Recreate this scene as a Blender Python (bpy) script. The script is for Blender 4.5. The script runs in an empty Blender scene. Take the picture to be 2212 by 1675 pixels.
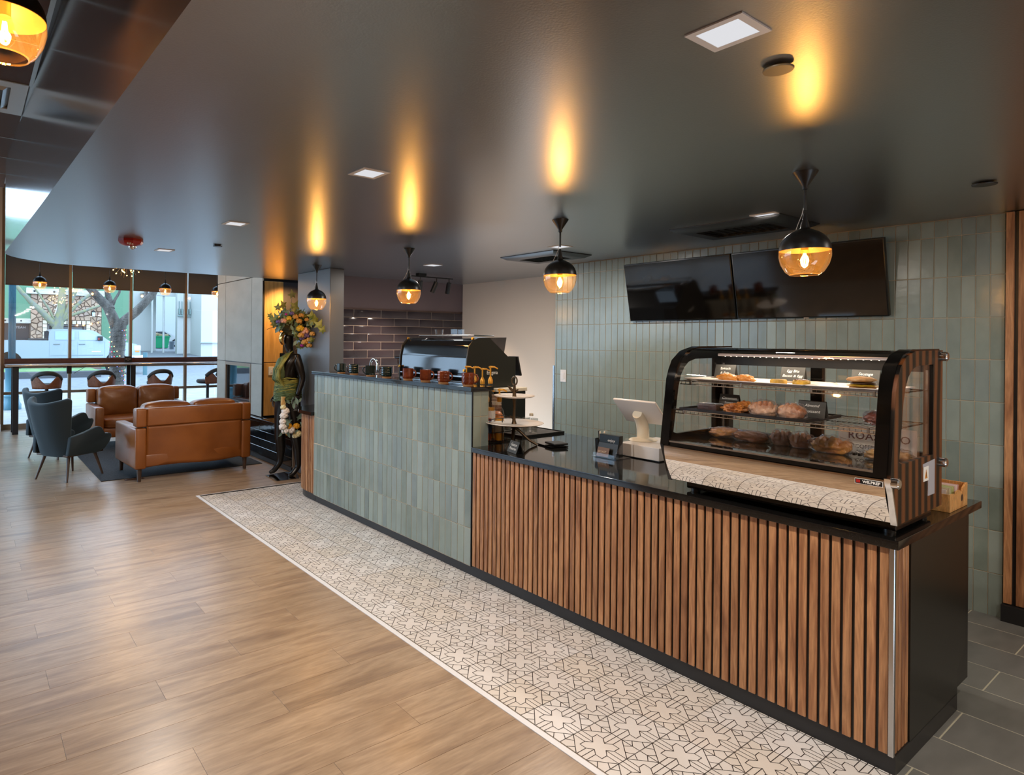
import bpy, bmesh, math, random
from mathutils import Vector, Matrix, noise
PI = math.pi
random.seed(7)
SC = bpy.context.scene
COL = SC.collection

# ------------------------------------------------------------------ camera
FPX, CXP, CYP = 1353.1745, 885.0, 733.0997
YAW, PITCH, ROLL = 0.61678393, 0.00073891, 0.00933818
_F = Vector((math.sin(YAW)*math.cos(PITCH), math.cos(YAW)*math.cos(PITCH), math.sin(PITCH)))
_r = Vector((math.cos(YAW), -math.sin(YAW), 0)); _u = _r.cross(_F)
_R = _r*math.cos(ROLL)+_u*math.sin(ROLL); _U = -_r*math.sin(ROLL)+_u*math.cos(ROLL)
cam = bpy.data.cameras.new('camera'); cam_o = bpy.data.objects.new('camera', cam); COL.objects.link(cam_o)
m3 = Matrix((_R, _U, -_F)).transposed()
cam_o.matrix_world = Matrix.Translation((0, 0, 1.675)) @ m3.to_4x4()
cam.sensor_width = 36; cam.sensor_fit = 'HORIZONTAL'; cam.lens = FPX/2212*36
cam.shift_x = (1106-CXP)/2212; cam.shift_y = -(837.5-CYP)/2212
cam.clip_start = .05; cam.clip_end = 300
SC.camera = cam_o

# ------------------------------------------------------------------ world, exposure
W = bpy.data.worlds.new('world'); SC.world = W; W.use_nodes = True
_b = W.node_tree.nodes['Background']; _b.inputs[0].default_value = (.60, .79, 1, 1); _b.inputs[1].default_value = 5.4
SC.view_settings.view_transform = 'Standard'; SC.view_settings.look = 'None'
SC.view_settings.gamma = 1; SC.view_settings.use_curve_mapping = False
SC.view_settings.exposure = 0.06
SC.cycles.use_denoising = True
SC.cycles.max_bounces = 8; SC.cycles.diffuse_bounces = 3; SC.cycles.glossy_bounces = 4
SC.cycles.transmission_bounces = 4; SC.cycles.transparent_max_bounces = 24
SC.cycles.sample_clamp_indirect = 6.0; SC.cycles.blur_glossy = .6
SC.cycles.caustics_reflective = False; SC.cycles.caustics_refractive = False

# ------------------------------------------------------------------ mesh helper
class M:
    def __init__(s): s.bm = bmesh.new(); s.mi = 0; s.wn = False
    def _f(s, vs, mi=None):
        try:
            f = s.bm.faces.new(vs); f.material_index = s.mi if mi is None else mi; return f
        except ValueError: return None
    def box(s, x0, x1, y0, y1, z0, z1, b=0, seg=1, mi=None):
        if x0 > x1: x0, x1 = x1, x0
        if y0 > y1: y0, y1 = y1, y0
        if z0 > z1: z0, z1 = z1, z0
        v = [s.bm.verts.new((x, y, z)) for z in (z0, z1) for y in (y0, y1) for x in (x0, x1)]
        fs = [s._f([v[i] for i in q], mi) for q in ((0,2,3,1),(4,5,7,6),(0,1,5,4),(2,6,7,3),(0,4,6,2),(1,3,7,5))]
        if b:
            if seg > 1: s.wn = True
            es = list({e for f in fs for e in f.edges})
            r = bmesh.ops.bevel(s.bm, geom=es, offset=b, segments=seg, affect='EDGES', profile=.5)
            for f in r['faces']: f.material_index = s.mi if mi is None else mi
        return s
    def obox(s, c, ux, uy, uz, b=0):
        """oriented box: centre, three half-extent vectors"""
        c = Vector(c); ux, uy, uz = Vector(ux), Vector(uy), Vector(uz)
        v = [s.bm.verts.new(c+ux*i+uy*j+uz*k) for k in (-1, 1) for j in (-1, 1) for i in (-1, 1)]
        fs = [s._f([v[i] for i in q]) for q in ((0,2,3,1),(4,5,7,6),(0,1,5,4),(2,6,7,3),(0,4,6,2),(1,3,7,5))]
        if b: bmesh.ops.bevel(s.bm, geom=list({e for f in fs for e in f.edges}), offset=b, segments=2, affect='EDGES', profile=.5)
        return s
    def cyl(s, p0, p1, r0, r1=None, n=16, cap=True, mi=None):
        r1 = r0 if r1 is None else r1
        p0, p1 = Vector(p0), Vector(p1); d = (p1-p0).normalized()
        a = d.orthogonal().normalized(); b = d.cross(a)
        A = [s.bm.verts.new(p0+(a*math.cos(t)+b*math.sin(t))*r0) for t in [2*PI*i/n for i in range(n)]]
        B = [s.bm.verts.new(p1+(a*math.cos(t)+b*math.sin(t))*r1) for t in [2*PI*i/n for i in range(n)]]
        for i in range(n): s._f([A[i], A[(i+1) % n], B[(i+1) % n], B[i]], mi)
        if cap: s._f(A[::-1], mi); s._f(B, mi)
        return s
    def lathe(s, pr, c=(0, 0, 0), n=32, mi=None, rot=None, arc=2*PI):
        c = Vector(c); rings = []
        closed = abs(arc-2*PI) < 1e-6
        k = n if closed else n+1
        for r, z in pr:
            if r < 1e-6:
                p = Vector((0, 0, z)); rings.append([s.bm.verts.new(c+(rot@p if rot else p))])
            else:
                L = []
                for i in range(k):
                    t = arc*i/n; p = Vector((r*math.cos(t), r*math.sin(t), z)); L.append(s.bm.verts.new(c+(rot@p if rot else p)))
                rings.append(L)
        for A, B in zip(rings, rings[1:]):
            for i in range(n):
                j = (i+1) % n if closed else i+1
                if len(A) == 1 and len(B) == 1: break
                if len(A) == 1: s._f([A[0], B[j], B[i]][::-1], mi)
                elif len(B) == 1: s._f([A[i], A[j], B[0]], mi)
                else: s._f([A[i], A[j], B[j], B[i]], mi)
        return s
    def tube(s, pts, r, n=8, closed=False, cap=True, mi=None):
        P = [Vector(p) for p in pts]; k = len(P); rings = []
        R = r if isinstance(r, (list, tuple)) else [r]*k
        prev = None
        for i, p in enumerate(P):
            if closed: d = (P[(i+1) % k]-P[i-1])
            else: d = P[min(i+1, k-1)]-P[max(i-1, 0)]
            d = d.normalized() if d.length > 1e-9 else Vector((0, 0, 1))
            if prev is None: a = d.orthogonal().normalized()
            else:
                a = prev-d*prev.dot(d); a = a.normalized() if a.length > 1e-6 else d.orthogonal().normalized()
            prev = a; b = d.cross(a)
            rings.append([s.bm.verts.new(p+(a*math.cos(t)+b*math.sin(t))*R[i]) for t in [2*PI*j/n for j in range(n)]])
        for i in range(k if closed else k-1):
            A, B = rings[i], rings[(i+1) % k]
            for j in range(n): s._f([A[j], A[(j+1) % n], B[(j+1) % n], B[j]], mi)
        if cap and not closed: s._f(rings[0][::-1], mi); s._f(rings[-1], mi)
        return s
    @staticmethod
    def _ax(ax, a, b, t): return {'x': (t, a, b), 'y': (a, t, b), 'z': (a, b, t)}[ax]
    def prism(s, poly, ax, t0, t1, mi=None, mi1=None):
        A = [s.bm.verts.new(s._ax(ax, a, b, t0)) for a, b in poly]
        B = [s.bm.verts.new(s._ax(ax, a, b, t1)) for a, b in poly]
        n = len(poly)
        s._f(A[::-1], mi); s._f(B, mi if mi1 is None else mi1)
        for i in range(n): s._f([A[i], A[(i+1) % n], B[(i+1) % n], B[i]], mi)
        return s
    def ring(s, outer, inner, ax, t0, t1, mi=None):
        n = len(outer)
        L = [[s.bm.verts.new(s._ax(ax, a, b, t)) for a, b in o] for t in (t0, t1) for o in (outer, inner)]
        o0, i0, o1, i1 = L
        for k in range(n):
            j = (k+1) % n
            s._f([o0[k], o0[j], i0[j], i0[k]], mi); s._f([o1[k], i1[k], i1[j], o1[j]], mi)
            s._f([o0[k], o1[k], o1[j], o0[j]], mi); s._f([i0[k], i0[j], i1[j], i1[k]], mi)
        return s
    def grid(s, f, nu, nv, cu=False, cv=False, mi=None):
        V = [[s.bm.verts.new(f(i/nu, j/nv)) for j in range(nv if cv else nv+1)] for i in range(nu if cu else nu+1)]
        for i in range(nu):
            for j in range(nv):
                a, b = V[i], V[(i+1) % len(V)]; j2 = (j+1) % len(a)
                s._f([a[j], b[j], b[j2], a[j2]], mi)
        return s
    def blob(s, c, r, nu=20, nv=12, amp=0, fr=3, seed=0, flat=None, mi=None):
        c = Vector(c); r = Vector(r) if not isinstance(r, (int, float)) else Vector((r, r, r))
        def f(u, v):
            t = 2*PI*u; p = PI*(v*.998+.001)
            d = Vector((math.sin(p)*math.cos(t), math.sin(p)*math.sin(t), math.cos(p)))
            k = 1+amp*noise.noise(d*fr+Vector((seed*7.1, seed*3.3, seed)))
            q = Vector((d.x*r.x, d.y*r.y, d.z*r.z))*k
            if flat is not None and q.z < flat: q.z = flat
            return c+q
        return s.grid(f, nu, nv, cu=True, mi=mi)
    def quad(s, a, b, c, d, mi=None):
        s._f([s.bm.verts.new(p) for p in (a, b, c, d)], mi); return s
    def xf(s, mat):
        s.bm.transform(mat); return s
    def mesh(s, name, sm=35, norm=True):
        bmesh.ops.remove_doubles(s.bm, verts=s.bm.verts, dist=1e-6)
        if norm: bmesh.ops.recalc_face_normals(s.bm, faces=s.bm.faces)
        me = bpy.data.meshes.new(name); s.bm.to_mesh(me); s.bm.free()
        if sm:
            me.polygons.foreach_set('use_smooth', [True]*len(me.polygons)); me.set_sharp_from_angle(angle=math.radians(sm))
        return me

def wloc(p):
    v = Vector((0, 0, 0))
    while p is not None: v = v+p.location; p = p.parent
    return v
def obj(name, mb, mat, parent=None, sm=35, kind=None, label=None, norm=True, at=None):
    """link a mesh as one object; the coordinates are world ones and are shifted to the parent's base"""
    o0 = Vector(at) if at is not None else Vector((0, 0, 0))
    base = wloc(parent)+o0; wn = False
    if isinstance(mb, M):
        wn = mb.wn
        if base.length > 1e-9: mb.xf(Matrix.Translation(-base))
        me = mb.mesh(name, sm, norm)
        for x in (mat if isinstance(mat, (list, tuple)) else [mat]): me.materials.append(x)
    else: me = mb
    o = bpy.data.objects.new(name, me); COL.objects.link(o)
    if parent is not None: o.parent = parent
    o.location = o0
    if wn: o.modifiers.new('weighted_normals', 'WEIGHTED_NORMAL').keep_sharp = True
    if kind: o['kind'] = kind
    if label: o['label'] = label
    return o
def piece(name, me, loc, parent, rot=None, scale=None, label=None):
    o = bpy.data.objects.new(name, me); COL.objects.link(o); o.parent = parent
    o.location = Vector(loc)-wloc(parent)
    if rot is not None: o.rotation_euler = rot
    if scale is not None: o.scale = scale
    if label: o['label'] = label
    return o
def tag(o, label, cat, group=None):
    o['label'] = label; o['category'] = cat
    if group: o['group'] = group
    return o
def thing(name, label, cat, loc=(0, 0, 0), rz=0, group=None):
    o = bpy.data.objects.new(name, None); COL.objects.link(o); o.location = loc; o.rotation_euler = (0, 0, rz)
    o.empty_display_size = .05
    return tag(o, label, cat, group)
def dup(root, loc, rz=None, label=None):
    r = root.copy(); COL.objects.link(r); r.location = loc
    if rz is not None: r.rotation_euler = (0, 0, rz)
    if label: r['label'] = label
    for ch in list(root.children):
        c = ch.copy(); COL.objects.link(c); c.parent = r
        for g in list(ch.children):
            d = g.copy(); COL.objects.link(d); d.parent = c
    return r

# ------------------------------------------------------------------ materials
def srgb(h):
    if isinstance(h, str): h = [int(h[i:i+2], 16)/255 for i in (0, 2, 4)]
    else: h = [x/255 for x in h]
    return tuple(x/12.92 if x <= .04045 else ((x+.055)/1.055)**2.4 for x in h)+(1,)
def nt_new(name):
    m = bpy.data.materials.new(name); m.use_nodes = True; nt = m.node_tree
    return m, nt, nt.nodes['Principled BSDF']
def node(nt, t, **k):
    n = nt.nodes.new(t)
    for a, v in k.items():
        if a.startswith('i_'): n.inputs[a[2:].replace('_', ' ')].default_value = v
        else: setattr(n, a, v)
    return n
def coords(nt, scale=(1, 1, 1), rnd=True):
    tc = node(nt, 'ShaderNodeTexCoord'); mp = node(nt, 'ShaderNodeMapping'); mp.inputs['Scale'].default_value = scale
    if rnd:
        oi = node(nt, 'ShaderNodeObjectInfo'); ad = node(nt, 'ShaderNodeVectorMath', operation='ADD')
        ml = node(nt, 'ShaderNodeMath', operation='MULTIPLY'); ml.inputs[1].default_value = 57
        nt.links.new(oi.outputs['Random'], ml.inputs[0]); nt.links.new(ml.outputs[0], ad.inputs[1])
        nt.links.new(tc.outputs['Object'], ad.inputs[0]); nt.links.new(ad.outputs[0], mp.inputs[0])
    else: nt.links.new(tc.outputs['Object'], mp.inputs[0])
    return mp.outputs[0]
def ramp(nt, stops):
    r = node(nt, 'ShaderNodeValToRGB'); e = r.color_ramp.elements
    while len(e) < len(stops): e.new(.5)
    for x, (p, c) in zip(e, stops): x.position = p; x.color = c
    return r
def bump(nt, bs, vec, scale, strength, dist=.002, detail=2):
    n = node(nt, 'ShaderNodeTexNoise'); n.inputs['Scale'].default_value = scale; n.inputs['Detail'].default_value = detail
    nt.links.new(vec, n.inputs['Vector'])
    b = node(nt, 'ShaderNodeBump'); b.inputs['Strength'].default_value = strength; b.inputs['Distance'].default_value = dist
    nt.links.new(n.outputs['Fac'], b.inputs['Height']); nt.links.new(b.outputs[0], bs.inputs['Normal'])
def mk(name, col, rough=.5, metal=0, spec=.5, nz=None, bp=None, rnd=None, coat=0, emit=None, sss=0):
    """nz=(colour2, scale, stretch) blends a noise colour; rnd=[colours] picks a colour per object; bp=(scale,strength,dist)"""
    m, nt, bs = nt_new(name); c = col if isinstance(col, tuple) and len(col) == 4 else srgb(col)
    bs.inputs['Base Color'].default_value = c; bs.inputs['Roughness'].default_value = rough
    bs.inputs['Metallic'].default_value = metal; bs.inputs['Specular IOR Level'].default_value = spec
    if coat: bs.inputs['Coat Weight'].default_value = coat; bs.inputs['Coat Roughness'].default_value = .08
    if emit: bs.inputs['Emission Color'].default_value = srgb(emit[0]); bs.inputs['Emission Strength'].default_value = emit[1]
    vec = None; out = None
    if rnd:
        oi = node(nt, 'ShaderNodeObjectInfo'); r = ramp(nt, [(i/max(1, len(rnd)-1), srgb(x)) for i, x in enumerate(rnd)])
        nt.links.new(oi.outputs['Random'], r.inputs[0]); out = r.outputs[0]
    if nz:
        vec = coords(nt, nz[2] if len(nz) > 2 else (1, 1, 1))
        n = node(nt, 'ShaderNodeTexNoise'); n.inputs['Scale'].default_value = nz[1]; n.inputs['Detail'].default_value = 5
        nt.links.new(vec, n.inputs['Vector'])
        mx = node(nt, 'ShaderNodeMix', data_type='RGBA'); cr = ramp(nt, [(.35, (0, 0, 0, 1)), (.65, (1, 1, 1, 1))])
        nt.links.new(n.outputs['Fac'], cr.inputs[0]); nt.links.new(cr.outputs[0], mx.inputs[0])
        if out: nt.links.new(out, mx.inputs[6])
        else: mx.inputs[6].default_value = c
        mx.inputs[7].default_value = srgb(nz[0]) if not out else srgb(nz[0])
        if out:
            k = node(nt, 'ShaderNodeMath', operation='MULTIPLY'); k.inputs[1].default_value = nz[3] if len(nz) > 3 else .35
            nt.links.new(cr.outputs[0], k.inputs[0]); nt.links.new(k.outputs[0], mx.inputs[0])
        out = mx.outputs[2]
    if out: nt.links.new(out, bs.inputs['Base Color'])
    if bp: bump(nt, bs, coords(nt), bp[0], bp[1], bp[2] if len(bp) > 2 else .002)
    return m
def wood(name, cols, stretch, scale=3, rough=.45, ring=0, fine=.35, spec=.4, tone=.25, coat=0):
    """grain along the axis with the small stretch value; a tone shift per object"""
    m, nt, bs = nt_new(name)
    v = coords(nt, stretch)
    n = node(nt, 'ShaderNodeTexNoise'); n.inputs['Scale'].default_value = scale; n.inputs['Detail'].default_value = 6; n.inputs['Distortion'].default_value = ring
    nt.links.new(v, n.inputs['Vector'])
    r = ramp(nt, [(.3+.4*i/(len(cols)-1), srgb(c)) for i, c in enumerate(cols)])
    nt.links.new(n.outputs['Fac'], r.inputs[0])
    n2 = node(nt, 'ShaderNodeTexNoise'); n2.inputs['Scale'].default_value = scale*9; n2.inputs['Detail'].default_value = 3
    nt.links.new(v, n2.inputs['Vector'])
    mr = node(nt, 'ShaderNodeMapRange'); mr.inputs[1].default_value = .3; mr.inputs[2].default_value = .7; mr.inputs[3].default_value = 1-fine; mr.inputs[4].default_value = 1+fine*.3
    nt.links.new(n2.outputs['Fac'], mr.inputs[0])
    oi = node(nt, 'ShaderNodeObjectInfo'); m2 = node(nt, 'ShaderNodeMapRange'); m2.inputs[3].default_value = 1-tone; m2.inputs[4].default_value = 1+tone
    nt.links.new(oi.outputs['Random'], m2.inputs[0])
    k = node(nt, 'ShaderNodeMath', operation='MULTIPLY'); nt.links.new(mr.outputs[0], k.inputs[0]); nt.links.new(m2.outputs[0], k.inputs[1])
    vm = node(nt, 'ShaderNodeVectorMath', operation='SCALE'); nt.links.new(r.outputs[0], vm.inputs[0]); nt.links.new(k.outputs[0], vm.inputs['Scale'])
    nt.links.new(vm.outputs[0], bs.inputs['Base Color'])
    bs.inputs['Roughness'].default_value = rough; bs.inputs['Specular IOR Level'].default_value = spec
    if coat: bs.inputs['Coat Weight'].default_value = coat
    b = node(nt, 'ShaderNodeBump'); b.inputs['Strength'].default_value = .25; b.inputs['Distance'].default_value = .001
    nt.links.new(n2.outputs['Fac'], b.inputs['Height']); nt.links.new(b.outputs[0], bs.inputs['Normal'])
    return m
def thin_glass(name, tint=(1, 1, 1, 1), ior=1.45, rough=.02, base=0.0, refl=(1, 1, 1, 1), haze=None):
    """thin pane: tinted see-through with Fresnel reflection"""
    m = bpy.data.materials.new(name); m.use_nodes = True; nt = m.node_tree; nt.nodes.clear()
    o = node(nt, 'ShaderNodeOutputMaterial'); mx = node(nt, 'ShaderNodeMixShader')
    t = node(nt, 'ShaderNodeBsdfTransparent'); t.inputs[0].default_value = tint
    g = node(nt, 'ShaderNodeBsdfGlossy'); g.inputs['Roughness'].default_value = rough; g.inputs[0].default_value = refl
    f = node(nt, 'ShaderNodeFresnel'); ge = node(nt, 'ShaderNodeNewGeometry'); mr = node(nt, 'ShaderNodeMapRange')
    mr.inputs[3].default_value = ior; mr.inputs[4].default_value = 1/ior          # same Fresnel from both sides of the pane
    nt.links.new(ge.outputs['Backfacing'], mr.inputs[0]); nt.links.new(mr.outputs[0], f.inputs[0])
    if base:
        ad = node(nt, 'ShaderNodeMath', operation='ADD'); ad.use_clamp = True; ad.inputs[1].default_value = base
        nt.links.new(f.outputs[0], ad.inputs[0]); nt.links.new(ad.outputs[0], mx.inputs[0])
    else: nt.links.new(f.outputs[0], mx.inputs[0])
    nt.links.new(t.outputs[0], mx.inputs[1]); nt.links.new(g.outputs[0], mx.inputs[2]); nt.links.new(mx.outputs[0], o.inputs[0])
    if haze:                                     # a little light scattered in the glass wall
        tr = node(nt, 'ShaderNodeBsdfTranslucent'); tr.inputs[0].default_value = haze[1]; m2 = node(nt, 'ShaderNodeMixShader'); m2.inputs[0].default_value = haze[0]
        nt.links.new(t.outputs[0], m2.inputs[1]); nt.links.new(tr.outputs[0], m2.inputs[2]); nt.links.new(m2.outputs[0], mx.inputs[1])
    return m
def emis(name, col, st):
    m = bpy.data.materials.new(name); m.use_nodes = True; nt = m.node_tree; nt.nodes.clear()
    o = node(nt, 'ShaderNodeOutputMaterial'); e = node(nt, 'ShaderNodeEmission'); e.inputs[0].default_value = srgb(col); e.inputs[1].default_value = st
    nt.links.new(e.outputs[0], o.inputs[0]); return m

X = {}
X['ceil'] = mk('ceiling_paint', '2e2b28', .3, bp=(130, .28, .003), spec=1.0)
X['fascia'] = mk('fascia_paint', '41362b', .2, bp=(60, .12, .002), spec=.6)
for k_, rg in (('ceil', .28), ('fascia', .16)):
    b_ = X[k_].node_tree.nodes['Principled BSDF']; b_.inputs['Coat Weight'].default_value = 1; b_.inputs['Coat Roughness'].default_value = rg; b_.inputs['Coat IOR'].default_value = 1.95; b_.inputs['IOR'].default_value = 1.7
X['panel_brown'] = mk('brown_ceiling_panel', '55300f', .6, spec=.2)
X['tbar'] = mk('ceiling_grid_metal', '9a9a98', .35, .7)
X['dark_wall'] = mk('dark_wall_paint', '3b3535', .45, bp=(80, .15, .002))
X['coffee_wall'] = mk('plum_grey_wall_paint', '5f4d4b', .33, bp=(120, .3, .002))
X['white_wall'] = mk('warm_white_wall_paint', 'cbb59f', .6, bp=(150, .05))
X['column'] = mk('slate_grey_column_paint', '565759', .38, bp=(90, .12, .002))
X['black'] = mk('black_satin', '101010', .35)
X['black_gloss'] = mk('black_gloss', '080808', .08)
X['black_kick'] = mk('black_kick_plate', '1d1d1e', .4)
X['black_panel'] = mk('black_end_panel', '12130f', .33, bp=(40, .05))
X['green_tile'] = mk('sage_green_glazed_tile', '7f8d80', .2, rnd=['6b776e', '818d85', '75817a', '8e9a91', '6a7773', '85918a', '727f7d', '949f98'], nz=('98a49b', 9, (1, 1, .6), .3), bp=(26, .35, .002), spec=.5)
X['grout'] = mk('beige_grout', 'b3a58d', .85)
X['grout_dark'] = mk('tan_grout', 'a08a76', .8)
X['black_tile'] = mk('black_glazed_tile', '0b0c0f', .07, bp=(9, .22, .004), spec=.7)
X['plum_tile'] = mk('plum_black_glazed_tile', '2b2225', .14, rnd=['2b2225', '33292b', '262022'], bp=(14, .3, .003), spec=.6)
X['oak'] = wood('oak_plank', ['8b735e', 'a0876d', 'b0977c', '957c65'], (.35, 2.6, 1), 4, rough=.29, ring=.6, fine=.18, spec=.55, tone=.075)
X['oak_floor'] = wood('oak_floor_base', ['7a5a3c', '9a744e', 'b08658'], (.35, 2.6, 1), 4, rough=.45, ring=.6, fine=.22, tone=0)
X['walnut'] = wood('walnut_slat', ['7c5236', '9b6b48', 'b7865d', '885b3b'], (3.2, 3.2, .28), 5.5, rough=.42, ring=1.1, fine=.26, tone=.13)
X['tile_white'] = mk('off_white_patterned_tile', 'e0dcd8', .42, rnd=['e4e0dc', 'dad5cf', 'e6e3e0', 'dfd9d3', 'ddd5ca'], nz=('cfc6bb', 3.5, (1, 1, 1), .4))
X['tile_line'] = mk('dark_pattern_line', '2c2523', .6)
X['white_trim'] = mk('white_floor_trim', 'e6e7e9', .4)
X['slate'] = mk('grey_slate_tile', '64645f', .42, rnd=['5d5e59', '6c6b66', '62625f', '70706a'], nz=('7d7c77', 5, (.7, 2, 1), .5), bp=(14, .35, .003))
X['slate_grout'] = mk('pale_slate_grout', 'b0aa94', .8)
X['granite'] = mk('black_granite', '0c0c0b', .07, spec=.6)
X['steel'] = mk('brushed_steel', 'b7b9bb', .25, 1)
X['chrome'] = mk('chrome', 'd8d8d8', .07, 1)
X['mirror'] = mk('mirror_steel', 'e9e4de', .015, 1)
X['alu'] = mk('bronze_aluminium_frame', '86735e', .4)
X['glass'] = thin_glass('clear_glass')
X['win_glass'] = thin_glass('window_glass', (.93, .97, 1, 1))
X['fabric_shade'] = mk('charcoal_roller_shade', '4d4c4b', .8, bp=(300, .1))
X['leather'] = mk('cognac_leather', '8f5423', .36, nz=('7c4517', 3), bp=(110, .12, .001), spec=.5, coat=.1)
X['velvet'] = mk('dark_teal_velvet', '17242a', .7, spec=.4, bp=(160, .1, .001))
X['velvet'].node_tree.nodes['Principled BSDF'].inputs['Sheen Weight'].default_value = .35
X['velvet'].node_tree.nodes['Principled BSDF'].inputs['Sheen Tint'].default_value = (.45, .6, .65, 1)
X['dark_wood'] = mk('dark_brown_wood', '3a2a20', .4, nz=('4d382a', 6, (1, 1, .2)))
X['table_wood'] = wood('red_brown_table_wood', ['3e241c', '5a352a', '4a2b22'], (.3, 3, 3), 4, rough=.35, tone=.02)
X['rug'] = mk('charcoal_rug', '3b4046', .95, nz=('23272b', 90), bp=(260, .8, .004))
X['stone_panel'] = mk('pale_stone_panel', 'a5a296', .6, rnd=['a9a699', 'a09d92', 'acaa9f'], nz=('8f8c80', 2.5, (1, 1, 2), .45), bp=(5, .35, .012))
X['warm_panel'] = wood('amber_wood_panel', ['b98a4a', 'cf9f5b', 'a87a3e'], (4, 4, .25), 3, rough=.5, tone=0, fine=.2)
X['mannequin'] = mk('bronze_black_mannequin', '1c1814', .28, .35, spec=.5)
X['white_plastic'] = mk('white_plastic', 'dedad6', .35)
X['cream'] = mk('cream_plastic', 'e2d8c2', .4)
X['red'] = mk('red_plastic', 'a01f1c', .35)
X['chalk'] = mk('chalkboard_card', '24231f', .6, nz=('33322d', 12))
X['chalk_ink'] = mk('white_chalk', 'd6d3cb', .8)
X['lettering_white'] = mk('white_lettering', 'e8e6e0', .5)
X['lettering_black'] = mk('black_lettering', '26221f', .6)
X['brass'] = mk('brushed_brass', 'b48a3e', .3, 1)
X['amber_glass'] = thin_glass('amber_glass', (1, .94, .78, 1), 1.5, .02, .02, haze=(.022, (1, .72, .35, 1)))
X['gold_inner'] = mk('gold_inner_dome', '6a4a22', .5, .3)
X['bulb_glass'] = thin_glass('bulb_glass', (1, .88, .62, 1), 1.5)
X['filament'] = emis('glowing_filament', 'ffb04d', 60)
X['pump'] = mk('gold_pump_plastic', 'c98f2b', .3, .35)
X['paper'] = mk('white_paper', 'e6e2da', .7)
# ------------------------------------------------------------------ daylight through the shopfront: the world lights it; room shell
def st(o): o['kind'] = 'structure'; return o
ROOM_L, ROOM_B, ROOM_R, WIN_Y = -3.2, -3.0, 6.0, 13.25
# floor base and planks
fl = st(obj('floor', M().box(ROOM_L, 2.0, ROOM_B, WIN_Y, -.08, -.006).box(2.0, ROOM_R, 6.7, WIN_Y, -.08, -.006), X['oak_floor']))
PX, PY0, PW, PL = .34, 3.406, .2034, 1.29
plank_me = {}
def plank(x0, x1, y0, y1):
    g = .0004; L = round(x1-x0, 3), round(y1-y0, 3)
    if L not in plank_me:
        plank_me[L] = M().box(0, L[0]-2*g, 0, L[1]-2*g, -.006, 0, b=.0005).mesh('plank'); plank_me[L].materials.append(X['oak'])
    piece('plank', plank_me[L], (x0+g, y0+g, 0), fl)
for k in range(-11, 49):
    y0 = PY0+PW*k; y1 = y0+PW
    xmax = 2.0 if y0 < 6.66 else (3.3 if y0 < 10.4 else 4.9)
    xs = PX+.43*(k % 3)-PL*2
    if y1 > WIN_Y-.02: continue
    while xs < xmax:
        a, b = max(xs, -1.0), min(xs+PL, xmax)
        if b-a > .03: plank(a, b, y0, y1)
        xs += PL
# patterned tile strip
T = .2257; TX0, TY0 = 2.2645, 1.764       # a tile corner
ST_X0, ST_X1, ST_Y0, ST_Y1 = 2.032, 3.34, -.6, 6.70
ft = st(obj('floor', M().box(ST_X0-.03, ST_X1+.6, ST_Y0, ST_Y1, -.08, -.007), X['grout']))
def tile_lines():
    s = []; a, r, n, h, dd = .38, .245, .107, .145, .38
    star = [(-r, r), (-n, r), (0, h), (n, r), (r, r), (r, n), (h, 0), (r, -n), (r, -r), (n, -r), (0, -h), (-n, -r), (-r, -r), (-r, -n), (-h, 0), (-r, n)]
    s += list(zip(star, star[1:]+star[:1]))
    for c, d in ((1, 0), (-1, 0), (0, 1), (0, -1)):
        p = (-d, c)
        for o, st_ in ((0, h), (n, r), (-n, r)):
            s.append(((c*st_+p[0]*o, d*st_+p[1]*o), (c*.5+p[0]*o, d*.5+p[1]*o)))
    for cx in (1, -1):
        for cy in (1, -1):
            f = lambda u, v: (cx*(.5-u), cy*(.5-v))
            s.append((f(dd, 0), f(0, dd)))
            s.append((f(.253, .127), f(.152, 0))); s.append((f(.127, .253), f(0, .152)))
    return s
TL = tile_lines()
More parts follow.
